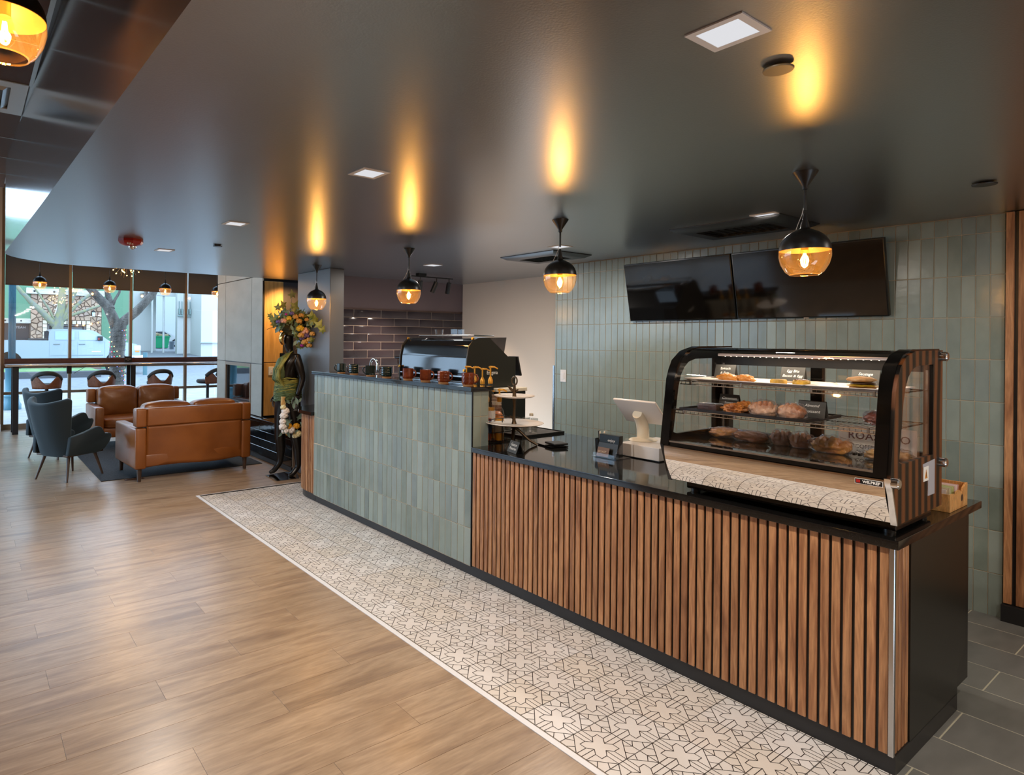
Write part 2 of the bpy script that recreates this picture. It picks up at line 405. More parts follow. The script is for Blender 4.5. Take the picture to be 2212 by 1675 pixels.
def make_tile(clip=None):
    m = M(); g = .0008; hw = T/2-g
    m.box(-hw, hw, -hw, hw, -.006, 0, b=.0008)
    if clip:
        for (ax, lim, sg) in clip:
            no = Vector((sg, 0, 0)) if ax == 'x' else Vector((0, sg, 0)); co = Vector((lim, 0, 0)) if ax == 'x' else Vector((0, lim, 0))
            gg = list(m.bm.verts)+list(m.bm.edges)+list(m.bm.faces)
            r = bmesh.ops.bisect_plane(m.bm, geom=gg, plane_co=co, plane_no=no, clear_outer=True)
            es = [e for e in r['geom_cut'] if isinstance(e, bmesh.types.BMEdge)]
            if es: bmesh.ops.edgeloop_fill(m.bm, edges=es)
    lx = [-T/2+.001, T/2-.001]; ly = [-T/2+.001, T/2-.001]
    if clip:
        for ax, lim, sg in clip:
            a = lx if ax == 'x' else ly
            if sg > 0: a[1] = min(a[1], lim)
            else: a[0] = max(a[0], lim)
    m.mi = 1
    for (a, b), (c, d) in TL+[((-.5, -.4945), (.5, -.4945)), ((-.5, .4945), (.5, .4945)), ((-.4945, -.5), (-.4945, .5)), ((.4945, -.5), (.4945, .5))]:
        w = .0007 if max(min(abs(a), abs(c)), min(abs(b), abs(d))) > .494 else .0017
        a, b, c, d = a*T, b*T, c*T, d*T
        t0, t1 = 0., 1.; ok = True                       # clip the line to the tile
        for p, q, (lo, hi) in ((a, c, lx), (b, d, ly)):
            dd = q-p
            if abs(dd) < 1e-9:
                if p < lo or p > hi: ok = False
            else:
                u0, u1 = sorted(((lo-p)/dd, (hi-p)/dd)); t0 = max(t0, u0); t1 = min(t1, u1)
        if not ok or t1-t0 < .01: continue
        A = Vector((a+(c-a)*t0, b+(d-b)*t0, .00035)); B = Vector((a+(c-a)*t1, b+(d-b)*t1, .00035))
        n = (B-A).normalized(); q = Vector((-n.y, n.x, 0))*w; e = n*w*.5
        m.quad(A-q-e, B-q+e, B+q+e, A+q-e)
    me = m.mesh('patterned_tile', sm=0, norm=False); me.materials.append(X['tile_white']); me.materials.append(X['tile_line'])
    return me
tile_me = {}
def curve_x(y):      # front of the counter kick, so tiles stop there
    return 2.95 if y < 5.95 else 3.34
nx0 = math.floor((ST_X0-TX0)/T); nx1 = math.ceil((ST_X1-TX0)/T)
ny0 = math.floor((ST_Y0-TY0)/T); ny1 = math.ceil((ST_Y1-TY0)/T)
for i in range(nx0, nx1+1):
    for j in range(ny0, ny1+1):
        cx, cy = TX0+T*(i+.5), TY0+T*(j+.5)
        xm = ST_X1 if cy > 5.9 else 2.965
        clip = []
        if cx-T/2 < ST_X0: clip.append(('x', round(ST_X0-cx, 4), -1))
        if cx+T/2 > xm: clip.append(('x', round(xm-cx, 4), 1))
        if cy+T/2 > ST_Y1: clip.append(('y', round(ST_Y1-cy, 4), 1))
        if any((l*s < -T/2+.012) for a, l, s in clip) or cy-T/2 < ST_Y0: continue
        key = tuple(clip)
        if key not in tile_me: tile_me[key] = make_tile(clip)
        piece('patterned_tile', tile_me[key], (cx, cy, 0), ft, rot=(0, 0, 0))
t1 = st(obj('trim_1', M().box(2.0, 2.031, ST_Y0, ST_Y1+.005, -.01, .0035, b=.001).box(2.0, ST_X1, ST_Y1, ST_Y1+.01, -.01, .002), X['white_trim']))
# slate floor behind the counter
fs = st(obj('floor', M().box(2.966, 5.2, -3, 5.0, -.08, -.0006), X['slate_grout']))
sl_me = {}
xs = [2.968, 3.07, 3.39, 3.714, 4.034, 4.34, 4.65, 4.965, 5.2]
for i in range(8):
    y = .862+.61*(-3 if i % 2 == 0 else -3.5)
    while y < 4.9:
        a, b = max(y, -1.4), min(y+.61, 5.0)
        if b-a > .05:
            L = (round(xs[i+1]-xs[i], 3), round(b-a, 3))
            if L not in sl_me:
                sl_me[L] = M().box(.0025, L[0]-.0025, .0025, L[1]-.0025, -.005, .0005, b=.0015).mesh('slate_tile'); sl_me[L].materials.append(X['slate'])
            piece('slate_tile', sl_me[L], (xs[i], a, 0), fs)
        y += .61
# walls
st(obj('wall_left', M().box(ROOM_L-.1, ROOM_L, ROOM_B, 6.3, -.08, 4.6).box(ROOM_L-.1, ROOM_L, 6.3, 13.1, 3.3, 4.6).box(ROOM_L-.1, ROOM_L, 13.1, WIN_Y+.1, -.08, 4.6), X['white_wall']))
for i in range(4):           # the corner shop is glazed along its left side too
    y0 = 6.3+1.7*i; y1 = y0+1.7; m = M().box(ROOM_L-.08, ROOM_L-.02, y0-.03, y0+.03, 0, 3.3)
    for z0, z1 in ((0, .1), (1.1, 1.16), (3.24, 3.3)): m.box(ROOM_L-.07, ROOM_L-.03, y0+.03, y1-.03, z0, z1)
    wn_ = st(obj('window_%d' % (i+9), m, X['alu'])); obj('pane', M().box(ROOM_L-.052, ROOM_L-.048, y0+.03, y1-.03, .1, 3.24), X['win_glass'], wn_)
st(obj('wall_back', M().box(ROOM_L, ROOM_R+.2, ROOM_B-.1, ROOM_B, -.08, 3.6), X['white_wall']))
st(obj('wall_right', M().box(5.204, ROOM_R+.2, ROOM_B, 4.62, -.08, 2.49), X['grout']))
st(obj('wall_right_rear', M().box(5.94, 6.2, 4.6, 7.045, -.08, 2.49), X['white_wall']))
st(obj('wall_right_lounge', M().box(6.0, 6.2, 8.6, WIN_Y+.1, -.08, 4.6), X['white_wall']))
st(obj('trim_2', M().box(5.195, 5.225, 4.618, 4.64, .0, 1.41), X['steel']))
wc = st(obj('wall_coffee', M().box(3.59, 6.2, 7.056, 7.25, -.08, 2.49), X['coffee_wall']))
st(obj('wall_column', M().box(3.407, 3.59, 6.39, 7.25, 0, 2.49, b=.004), X['column']))
st(obj('wall_alcove', M().box(4.1, 4.2, 7.25, 8.43, -.08, 2.49).box(3.74, 4.2, 8.44, 8.6, -.08, 2.49), X['dark_wall']))
# stacked tiles on the right wall
TW, TH = .0700, .2645
gme = M().box(-.014, 0, .0018, TW-.0018, .0018, TH-.0018, b=.0018).mesh('wall_tile'); gme.materials.append(X['green_tile'])
def cut_tile(w, h):
    me = M().box(-.014, 0, .0018, w-.0018, .0018, h-.0018, b=.0018).mesh('wall_tile'); me.materials.append(X['green_tile']); return me
wr = bpy.data.objects['wall_right']
cells = []
y = 1.022
while y < 4.6:
    for r in range(10):
        z0 = -.003+TH*r+.0; h = min(TH, 2.488-z0)
        if h > .02: cells.append((y, z0, min(TW, 4.618-y), h))
    y += TW
cells.sort(key=lambda c: c[0]+.15*abs(c[1]-1.4))
rest = M(); cm = {}
for n, (y, z, w, h) in enumerate(cells):
    jx = random.uniform(0, .0016)
    if n < 290:
        if w > TW-.001 and h > TH-.001: me = gme
        else:
            key = (round(w, 3), round(h, 3)); me = cm.get(key) or cm.setdefault(key, cut_tile(w, h))
        piece('wall_tile', me, (5.215-jx, y, z), wr)
    else:
        rest.box(5.201-jx, 5.215, y+.0018, y+w-.0018, z+.0018, z+h-.0018, b=.0018)
obj('wall_tiles', rest, X['green_tile'], wr, kind='stuff')
# slat panelling at the far right
sp = st(obj('wall_slat_panel', M().box(5.19, 5.216, .2, 1.02, .1, 2.488).box(5.14, 5.19, .2, 1.02, 0, .1), X['black_kick']))
sme = M().box(5.168, 5.19, 0, .037, .105, 2.486, b=.002).mesh('slat'); sme.materials.append(X['walnut'])
for i in range(14): piece('slat', sme, (0, .978-i*.0565, 0), sp)
# coffee wall running-bond tiles
CH, CW = .1058, .4215
cme = M().box(.002, CW-.002, -.012, 0, .002, CH-.002, b=.003, seg=2).mesh('wall_tile'); cme.materials.append(X['plum_tile'])
wcg = obj('grout_bed', M().box(3.59, 5.94, 7.0435, 7.056, .92, 2.064), X['grout_dark'], wc)
for r in range(11):
    z = 2.064-CH*(r+1); off = 3.68+ (0 if r % 2 == 0 else .21)-CW
    x = off
    while x < 5.93:
        a, b = max(x, 3.592), min(x+CW, 5.938)
        if b-a > .03:
            me = cme
            if b-a < CW-.002:
                me = M().box(.002, b-a-.002, -.012, 0, .002, CH-.002, b=.003, seg=2).mesh('wall_tile'); me.materials.append(X['plum_tile'])
            piece('wall_tile', me, (a, 7.052, z), wc, rot=(random.uniform(-.008, .008), 0, random.uniform(-.003, .003)))
        x += CW
# lower ceiling with its curved fascia
out = [(.50, ROOM_B), (.438, 1.54), (.376, 4.45), (.33, 6.3), (.307, 7.15)]
cx, cy, rr = 1.157, 7.27, .85
for i in range(13):
    t = PI-PI/2*i/12; out.append((cx+rr*math.cos(t), cy+.8*math.sin(t)))
out += [(ROOM_R+.2, 8.07), (ROOM_R+.2, ROOM_B)]
cm_ = M().prism(out, 'z', 2.49, 3.4)
for f in cm_.bm.faces:
    f.normal_update(); f.material_index = 1 if abs(f.normal.z) < .5 else 0
ce = st(obj('ceiling', cm_, [X['ceil'], X['fascia']], sm=20))
# upper ceiling: brown panels in a metal grid
cu = st(obj('ceiling', M().box(ROOM_L, .6, ROOM_B, 8.42, 3.405, 3.5).box(ROOM_L, ROOM_R+.2, 8.38, 8.42, 3.4, 4.6).box(ROOM_L, ROOM_R+.2, 8.42, WIN_Y+.1, 4.55, 4.65), X['dark_wall']))
pme = M().box(.006, .714, .006, .714, -.012, 0, b=.003).mesh('ceiling_panel'); pme.materials.append(X['panel_brown'])
GX, GY = .352, 5.01
for i in range(1, 5):
    for j in range(-11, 5):
        if (i, j) == (1, 0): continue
        piece('ceiling_panel', pme, (GX-.72*i, GY+.72*j, 3.403), cu)
bx = M().box(-.012, .012, ROOM_B, 8.38, 0, .012).mesh('grid_bar'); bx.materials.append(X['tbar'])
for i in range(0, 5): piece('grid_bar', bx, (GX-.72*i, 0, 3.386), cu)
by = M().box(ROOM_L+.3, GX, -.006, .006, 0, .012).mesh('grid_bar'); by.materials.append(X['tbar'])
for j in range(-11, 6): piece('grid_bar', by, (0, GY+.72*j, 3.388), cu)
# window wall
def bay(n, x0, x1):
    m = M(); y0, y1 = 13.2, 13.3; w = .025
    m.box(x0-w, x0+w, y0, y1, 0, 4.5)
    if n in (5, 8): m.box(x1-w, x1+w, y0, y1, 0, 4.5)
    for z0, z1 in ((0, .1), (.625, .675), (1.1, 1.16), (3.3, 3.4), (4.45, 4.55)): m.box(x0+w, x1-w, y0+.01, y1-.01, z0, z1)
    wn = st(obj('window_%d' % n, m, X['alu']))
    for z0, z1 in ((.1, .625), (.675, 1.1), (1.16, 3.3), (3.4, 4.45)):
        obj('pane', M().box(x0+w, x1-w, 13.245, 13.25, z0, z1), X['win_glass'], wn)
    return wn
MUL = [.535+1.056*i for i in range(6)]
for i in range(5): bay(i+1, MUL[i], MUL[i+1])
for i in range(3): bay(i+6, -3.15+1.02*i, -3.15+1.02*(i+1))
st(obj('wall_front', M().box(-.09, .51, 13.1, 13.4, -.08, 4.6).box(5.84, 6.2, 13.2, 13.4, -.08, 4.6).box(-3.3, -3.175, 13.2, 13.4, -.08, 4.6).box(-3.2, 6.2, 13.3, 13.4, 4.5, 4.65), X['white_wall']))
st(obj('baseboard_front', M().box(-.1, .515, 13.08, 13.1, 0, .12), X['white_trim']))
for i, lb in enumerate(('leftmost charcoal roller shade, beside the left jamb of the shopfront', 'charcoal roller shade second from the left, behind the middle globe pendant', 'charcoal roller shade third from the left, above the white carport view', 'charcoal roller shade fourth from the left, cut by the stone fireplace')):
    t = thing('roller_shade', lb, 'roller shade', ((MUL[i]+MUL[i+1])/2, 13.16, 2.58), group='roller shades on the shopfront')
    obj('shade_cloth', M().box(MUL[i]+.03, MUL[i+1]-.03, 13.158, 13.162, 2.6, 3.34), X['fabric_shade'], t)
    obj('hem_bar', M().box(MUL[i]+.03, MUL[i+1]-.03, 13.153, 13.167, 2.58, 2.602, b=.003), X['dark_wall'], t)
# stone fireplace block and raised hearth
SX, SY0, SY1 = 3.42, 8.43, 10.36
fp = thing('fireplace', 'tall fireplace block clad in pale stone panels with a glazed firebox', 'fireplace', (SX+.3, (SY0+SY1)/2, .56))
obj('core', M().box(SX+.02, 4.6, SY0+.02, 8.845, .56, 3.38).box(SX+.02, 4.6, 9.885, SY1, .56, 3.38).box(SX+.02, 4.6, 8.845, 9.885, 1.3, 3.38).box(SX+.02, 4.6, 8.845, 9.885, .56, .7), X['black'], fp)
for (ya, yb) in ((SY0, 8.838), (8.848, 9.962), (9.972, SY1)):
    for za, zb in ((1.312, 2.56), (2.57, 3.38)):
        obj('stone_panel', M().box(SX, SX+.02, ya, yb, za, zb, b=.003), X['stone_panel'], fp)
for (ya, yb) in ((SY0, 8.838), (9.972, SY1)): obj('stone_panel', M().box(SX, SX+.02, ya, yb, .562, 1.302, b=.003), X['stone_panel'], fp)
obj('corner_trim', M().box(SX-.002, SX+.022, SY0-.012, SY0, .56, 2.49), X['black'], fp)
for za, zb in ((.575, 1.325), (1.335, 2.488)):
    obj('wood_panel', M().box(SX+.03, 3.735, SY0, SY0+.018, za, zb, b=.002), X['warm_panel'], fp)
fr = obj('firebox_frame', M().ring([(8.85, .64), (9.965, .64), (9.965, 1.3), (8.85, 1.3)], [(8.89, .68), (9.925, .68), (9.925, 1.25), (8.89, 1.25)], 'x', SX-.004, SX+.07), X['alu'], fp)
obj('firebox_glass', M().box(SX+.03, SX+.036, 8.89, 9.925, .68, 1.25), X['glass'], fr)
hb = thing('hearth_bench', 'low black glossy tiled hearth bench with dark slab top', 'hearth', (3.6, 8.8, 0))
obj('bench_core', M().box(3.362, 3.4, 7.26, 10.4, 0, .515).box(3.4, 4.09, 7.26, 8.43, 0, .515).box(3.4, 4.6, 8.61, 10.4, 0, .515), X['grout_dark'], hb)
obj('slab_top', M().box(3.335, 3.42, 7.26, 10.42, .515, .555, b=.004).box(3.42, 4.09, 7.26, 8.42, .515, .555, b=.004), X['granite'], hb)
HT = .112
for r in range(4):
    z = .508-HT*(r+1)-.0
    y = 7.27+(.0 if r % 2 else .21)-.42
    while y < 10.38:
        a, b = max(y, 7.27), min(y+.42, 10.38)
        if b-a > .04:
            o = obj('wall_tile', M().box(3.35, 3.362, a+.002, b-.002, z+.002, z+HT-.002, b=.003), X['black_tile'], hb)
        y += .42
obj('base_board', M().box(3.345, 3.362, 7.26, 10.4, 0, .056), X['black_kick'], hb)
sw = thing('light_switch', 'white light switch plate on the amber wood panel behind the mannequin', 'switch', (3.56, 8.425, 1.18))
obj('plate', M().box(3.52, 3.60, 8.418, 8.43, 1.15, 1.27, b=.003), X['cream'], sw); obj('rocker', M().box(3.548, 3.572, 8.412, 8.42, 1.185, 1.235, b=.002), X['white_plastic'], sw)
sw = thing('light_switch', 'white light switch plate on the green tiled wall', 'switch', (5.2, 4.497, 1.306))
obj('plate', M().box(5.193, 5.2, 4.455, 4.535, 1.24, 1.37, b=.003), X['white_plastic'], sw); obj('rocker', M().box(5.188, 5.195, 4.478, 4.512, 1.27, 1.34, b=.002), X['white_plastic'], sw)
# ------------------------------------------------------------------ lamps
def lamp(name, kind, loc, energy, col, size=.1, parent=None, rot=None, spread=None):
    l = bpy.data.lights.new(name, kind); l.energy = energy; l.color = col
    if kind == 'AREA': l.size = size; l.shape = 'SQUARE'
    else: l.shadow_soft_size = size
    if spread: l.spread = spread
    o = bpy.data.objects.new(name, l); COL.objects.link(o)
    if parent: o.parent = parent; o.location = Vector(loc)-wloc(parent)
    else: o.location = loc
    return o
WARM = (1, .56, .2); NEUT = (1, .90, .80)
diff_m = emis('downlight_diffuser_glow', 'f2f2f6', .8)
def downlight(x, y, z, label, group='square recessed downlights', e=25):
    t = thing('downlight', label, 'light', (x, y, z), group=group)
    obj('trim_ring', M().ring([(x-.076, y-.076), (x+.076, y-.076), (x+.076, y+.076), (x-.076, y+.076)], [(x-.056, y-.056), (x+.056, y-.056), (x+.056, y+.056), (x-.056, y+.056)], 'z', z-.004, z+.0), X['white_plastic'], t)
    obj('diffuser', M().box(x-.057, x+.057, y-.057, y+.057, z-.003, z), diff_m, t)
    lamp('lamp', 'AREA', (x, y, z-.006), e, NEUT, .11, t)
ZC = 2.49
downlight(1.626, .863, ZC, 'largest and nearest square downlight, top right of the dark ceiling')
downlight(1.606, 2.623, ZC, 'second nearest square downlight of the row above the oak floor')
downlight(1.56, 4.354, ZC, 'third square downlight of the row above the oak floor')
downlight(1.509, 6.1, ZC, 'farthest square downlight, right of the red alarm strobe')
downlight(4.162, 1.941, ZC, 'square downlight just above the nearer ceiling cassette', e=16)
downlight(4.177, 3.661, ZC, 'square downlight behind the second nearest globe pendant rod', e=16)
downlight(4.148, 5.426, ZC, 'small square downlight above the track spotlights', e=20)
# room lamps the frame does not show: the row goes on behind the camera
for yy, w_ in ((-.9, 'nearer'), (-2.3, 'farther')): downlight(1.62, yy, ZC, 'square downlight behind the viewer, %s one over the oak floor' % w_, 'downlights behind the viewer', 34)
for yy, w_ in ((.2, 'nearer'), (-1.6, 'farther')): downlight(4.16, yy, ZC, 'square downlight behind the viewer, %s one over the slate aisle' % w_, 'downlights behind the viewer', 10)

def globe(x, y, zb, label, group, ceil, s=1.0, e=12, cone=True):
    """globe pendant: zb = bottom of the glass"""
    t = thing('globe_pendant', label, 'pendant light', (x, y, ceil), group=group)
    zr = zb+.118*s; R = .108*s
    gl = [(.062*s, zb), (.080*s, zb+.014*s), (.100*s, zb+.05*s), (.109*s, zb+.085*s), (R, zr)]
    obj('glass_bowl', M().lathe([(.0605*s, zb+.0015)]+gl, (x, y, 0), 40), X['amber_glass'], t, sm=60, norm=False)
    obj('rim', M().lathe([(.060*s, zb), (.0635*s, zb-.001), (.065*s, zb+.003), (.061*s, zb+.004), (.060*s, zb)], (x, y, 0), 40), X['amber_glass'], t)
    dome = [(R, zr)]+[(R*math.cos(a)+.0, zr+R*math.sin(a)*.93) for a in [PI/2*k/8 for k in range(1, 7)]]
    neck = [(.022*s, zr+.102*s), (.0185*s, zr+.108*s), (.017*s, zr+.122*s), (.011*s, zr+.145*s), (.0065*s, zr+.175*s)]
    shell = dome+neck
    m = M().lathe(shell, (x, y, 0), 40); obj('shade_dome', m, X['black'], t, sm=50)
    obj('inner_dome', M().lathe([(r*.985, z-.002) for r, z in dome], (x, y, 0), 40), X['gold_inner'], t, sm=60)
    obj('rod', M().cyl((x, y, zr+.19*s), (x, y, ceil-(.06 if cone else 0)), .006, n=12), X['black'], t)
    if cone: obj('cord', M().tube([(x-.004, y+.006, ceil-.17), (x-.008, y+.010, zr+.17), (x-.022, y+.02, zr+.128), (x-.045, y+.02, zr+.095)], .0016, n=5), X['white_plastic'], t)
    if cone: obj('canopy', M().lathe([(.008, ceil-.085), (.012, ceil-.082), (.013, ceil-.066), (.052, ceil-.006), (.054, ceil-.0), (0, ceil)], (x, y, 0), 32), X['black'], t)
    b = obj('bulb', M().lathe([(.0, zr-.092*s), (.012, zr-.088*s), (.026*s, zr-.07*s), (.030*s, zr-.045*s), (.022*s, zr-.015*s), (.014, zr+.01*s)], (x, y, 0), 24), X['bulb_glass'], t, sm=60)
    obj('socket', M().cyl((x, y, zr+.0), (x, y, zr+.05*s), .016, n=16), X['brass'], t)
    m = M()
    for k in range(4):
        a = PI/2*k+.4; m.cyl((x+.004*math.cos(a), y+.004*math.sin(a), zr-.015), (x+.011*math.cos(a), y+.011*math.sin(a), zr-.072*s), .0026, n=6)
    obj('filament', m, X['filament'], b)
    lamp('lamp', 'POINT', (x, y, zr-.045*s), e, WARM, .022, t)
    return t
PG = 'globe pendants over the counter'
globe(3.253, 1.346, 2.0, 'nearest globe pendant over the counter, in front of the wall screens', PG, ZC)
globe(3.253, 2.851, 2.0, 'globe pendant second from the right, in front of the ceiling cassette', PG, ZC)
globe(3.228, 4.574, 2.0, 'globe pendant above the espresso machine', PG, ZC)
globe(3.163, 6.249, 2.0, 'farthest globe pendant of the counter row, in front of the grey column', PG, ZC)
WG = 'globe pendants over the window bar'
for i, (x, lb) in enumerate(((1.021, 'left globe pendant over the window bar, by the lamp post view'), (2.106, 'globe pendant over the window bar under the starburst chandelier'), (3.064, 'globe pendant over the window bar in front of the carport view'), (4.05, 'globe pendant over the window bar half hidden by the stone fireplace'))):
    globe(x, 12.3, 2.475, lb, WG, 4.55, e=9, cone=False)
globe(.0865, 2.193, 2.495, 'large close-up globe pendant cut off in the top left corner', 'globe pendants under the brown panel ceiling', 3.4, e=24)
for yy in (-.2,): globe(-1.3, yy, 2.47, 'globe pendant under the brown panels behind the viewer', 'globe pendants under the brown panel ceiling', 3.4, e=16)

# starburst chandelier
CX, CY, CZ, CR = 2.033, 10.5, 2.885, .29
t = thing('starburst_chandelier', 'round starburst chandelier of thin gold rods and tiny lights beyond the dark ceiling', 'chandelier', (CX, CY, 4.55))
obj('stem', M().cyl((CX, CY, CZ), (CX, CY, 4.55), .008, n=10), X['brass'], t)
m = M(); mb = M(); tips = []
N = 70
for i in range(N):
    z = 1-2*(i+.5)/N; a = i*2.399963; q = math.sqrt(1-z*z); d = Vector((q*math.cos(a), q*math.sin(a), z)); tips.append(d)
    m.cyl(Vector((CX, CY, CZ))+d*.03, Vector((CX, CY, CZ))+d*CR, .0022, n=5)
    mb.blob(Vector((CX, CY, CZ))+d*(CR*(.72 if i % 2 else .93)), .0085, 8, 6)
for i in range(N):
    for j in range(i+1, N):
        if (tips[i]-tips[j]).length < .34: m.cyl(Vector((CX, CY, CZ))+tips[i]*CR, Vector((CX, CY, CZ))+tips[j]*CR, .0018, n=4)
obj('rod_frame', m, X['brass'], t, kind='stuff'); obj('tiny_bulbs', mb, emis('tiny_bulb_glow', 'ffd27a', 14), t, kind='stuff')
lamp('lamp', 'POINT', (CX, CY, CZ), 45, WARM, .2, t)

# track with spotlights on the rear ceiling
t = thing('track_light', 'black ceiling track with cylinder spotlights above the espresso machine', 'track light', (4.8, 6.2, ZC))
obj('track_rail', M().box(4.42, 5.06, 6.19, 6.21, 2.445, 2.458).box(4.5, 4.62, 6.17, 6.23, 2.458, 2.49), X['black'], t)
for x, dx in ((4.55, .02), (4.80, -.03), (5.0, 0.015)):
    h = obj('spot_head', M().cyl((x, 6.2, 2.445), (x, 6.2, 2.39), .006, n=8).cyl((x, 6.2, 2.4), (x+dx, 6.25, 2.27), .03, n=20), X['black'], t)
sl = lamp('lamp', 'SPOT', (4.55, 6.27, 2.25), 110, (1, .84, .72), .025, t); sl.data.spot_size = 1.6; sl.data.spot_blend = .9; sl.rotation_euler = (math.radians(30), 0, math.radians(20))
sl = lamp('lamp', 'SPOT', (5.0, 6.25, 2.25), 65, (1, .80, .62), .025, t); sl.data.spot_size = 1.5; sl.data.spot_blend = .9; sl.rotation_euler = (math.radians(22), 0, math.radians(-70))
# hidden warm uplight strip behind the fireplace end
t = thing('wall_lamp', 'warm wall washer on the dark alcove wall behind the mannequin', 'wall lamp', (3.95, 8.2, 2.2))
obj('lamp_body', M().cyl((3.9, 8.1, 2.38), (3.9, 8.1, 2.48), .035, n=20), X['black'], t)
s_ = lamp('lamp', 'SPOT', (3.72, 8.0, 2.42), 60, (1, .6, .24), .03, t); s_.data.spot_size = 2.2; s_.data.spot_blend = .8; s_.rotation_euler = (math.radians(28), math.radians(-8), 0)

# ceiling cassettes
def cassette(x0, x1, y0, y1, label):
    cx, cy = (x0+x1)/2, (y0+y1)/2
    t = thing('ceiling_cassette', label, 'air conditioner', (cx, cy, ZC), group='dark ceiling cassettes')
    m = M(); z0 = ZC-.03; i = .045
    A = [(x0, y0), (x1, y0), (x1, y1), (x0, y1)]
    m.prism(A, 'z', ZC-.006, ZC)
    B = [(x0+i, y0+i), (x1-i, y0+i), (x1-i, y1-i), (x0+i, y1-i)]
    for k in range(4):
        j = (k+1) % 4
        m.quad((*A[k], ZC-.006), (*A[j], ZC-.006), (*B[j], z0), (*B[k], z0))
    C = [(x0+.13, y0+.13), (x1-.13, y0+.13), (x1-.13, y1-.13), (x0+.13, y1-.13)]
    for k in range(4):
        j = (k+1) % 4; m.quad((*B[k], z0), (*B[j], z0), (*C[j], z0), (*C[k], z0))
        m.quad((*C[k], z0), (*C[j], z0), (*C[j], z0+.02), (*C[k], z0+.02))
    m.quad(*[(*c, z0+.02) for c in C])
    obj('cassette_panel', m, X['black_kick'], t)
    n = 9
    for k in range(n):
        y = y0+.15+(y1-y0-.3)*k/(n-1)
        obj('louvre', M().obox((cx, y, z0+.006), ((x1-x0)/2-.135, 0, 0), (0, .012, .006), (0, -.001, .0015)), X['black_kick'], t)
cassette(4.15, 4.72, 1.86, 2.62, 'dark ceiling cassette nearer the wall screens, right behind the first pendant')
cassette(4.27, 4.8, 3.82, 4.5, 'dark ceiling cassette behind the second globe pendant')
def disc(x, y, r, label, m, h=.012):
    t = thing('ceiling_disc', label, 'sprinkler cover', (x, y, ZC))
    obj('cover_plate', M().lathe([(0, ZC-h), (r*.96, ZC-h), (r, ZC-h+.003), (r, ZC-h+.005), (r*.7, ZC-h+.006), (r*.65, ZC)], (x, y, 0), 36), m, t)
disc(1.944, .88, .041, 'round bronze sprinkler cover plate beside the nearest downlight', mk('bronze_cover', '6e5c40', .4), .014)
disc(4.167, .9, .05, 'round dark cover plate on the ceiling at the far right', X['black_kick'])
disc(1.801, 5.474, .04, 'thin round black cover plate right of the alarm strobe', X['black'])
# fire strobe
x, y = 1.12, 5.62
t = thing('fire_alarm_strobe', 'red ceiling fire alarm strobe with a clear dome', 'fire alarm', (x, y, ZC))
obj('housing', M().lathe([(0, ZC-.055), (.045, ZC-.053), (.085, ZC-.04), (.098, ZC-.02), (.098, ZC), (0, ZC)], (x, y, 0), 8), X['red'], t, sm=20)
obj('strobe_dome', M().blob((x+.01, y-.01, ZC-.06), (.03, .03, .024), 16, 10), X['chrome'], t)
def solid(o):
    """swap a text object for a mesh object of the same name"""
    dg = bpy.context.evaluated_depsgraph_get(); me = bpy.data.meshes.new_from_object(o.evaluated_get(dg))
    nm = o.name.split('.')[0]; q = bpy.data.objects.new(nm, me); COL.objects.link(q)
    q.parent = o.parent; q.location = o.location; q.rotation_euler = o.rotation_euler; q.scale = o.scale
    bpy.data.objects.remove(o); return q
def text(s, size, mat, loc, rot, parent, align='CENTER', name='lettering', ext=.0004, sx=1, shear=0, bold=0):
    c = bpy.data.curves.new(name, 'FONT'); c.body = s; c.size = size; c.extrude = ext; c.align_x = align; c.align_y = 'CENTER'; c.shear = shear; c.offset = bold
    c.materials.append(mat); c.resolution_u = 2
    o = bpy.data.objects.new(name, c); COL.objects.link(o)
    if parent: o.parent = parent; o.location = Vector(loc)-wloc(parent)
    else: o.location = loc
    o.rotation_euler = rot; o.scale = (sx, 1, 1)
    return solid(o)
text('FIRE', .028, X['lettering_white'], (x-.02, y-.077, ZC-.046), (math.radians(110), 0, math.radians(-8)), t)
# supply diffuser in the brown ceiling
t = thing('air_diffuser', 'square white ceiling air diffuser with stepped louvres at the upper left', 'air vent', (GX-.36, GY+.36, 3.4))
x0, y0 = GX-.72, GY; cx, cy = x0+.36, y0+.36
def sq(h, z): return [(cx-h, cy-h), (cx+h, cy-h), (cx+h, cy+h), (cx-h, cy+h)]
obj('face_plate', M().ring(sq(.356, 0), sq(.25, 0), 'z', 3.386, 3.398), mk('diffuser_white', 'c9cdd0', .4, .2), t)
for k, h in enumerate((.24, .185, .13, .075)):
    m = M(); A, B = sq(h, 0), sq(h-.035, 0)
    for i in range(4):
        j = (i+1) % 4; m.quad((*A[i], 3.40), (*A[j], 3.40), (*B[j], 3.372), (*B[i], 3.372))
    obj('louvre', m, mk('louvre_metal', 'b9bdc2', .3, .5), t)

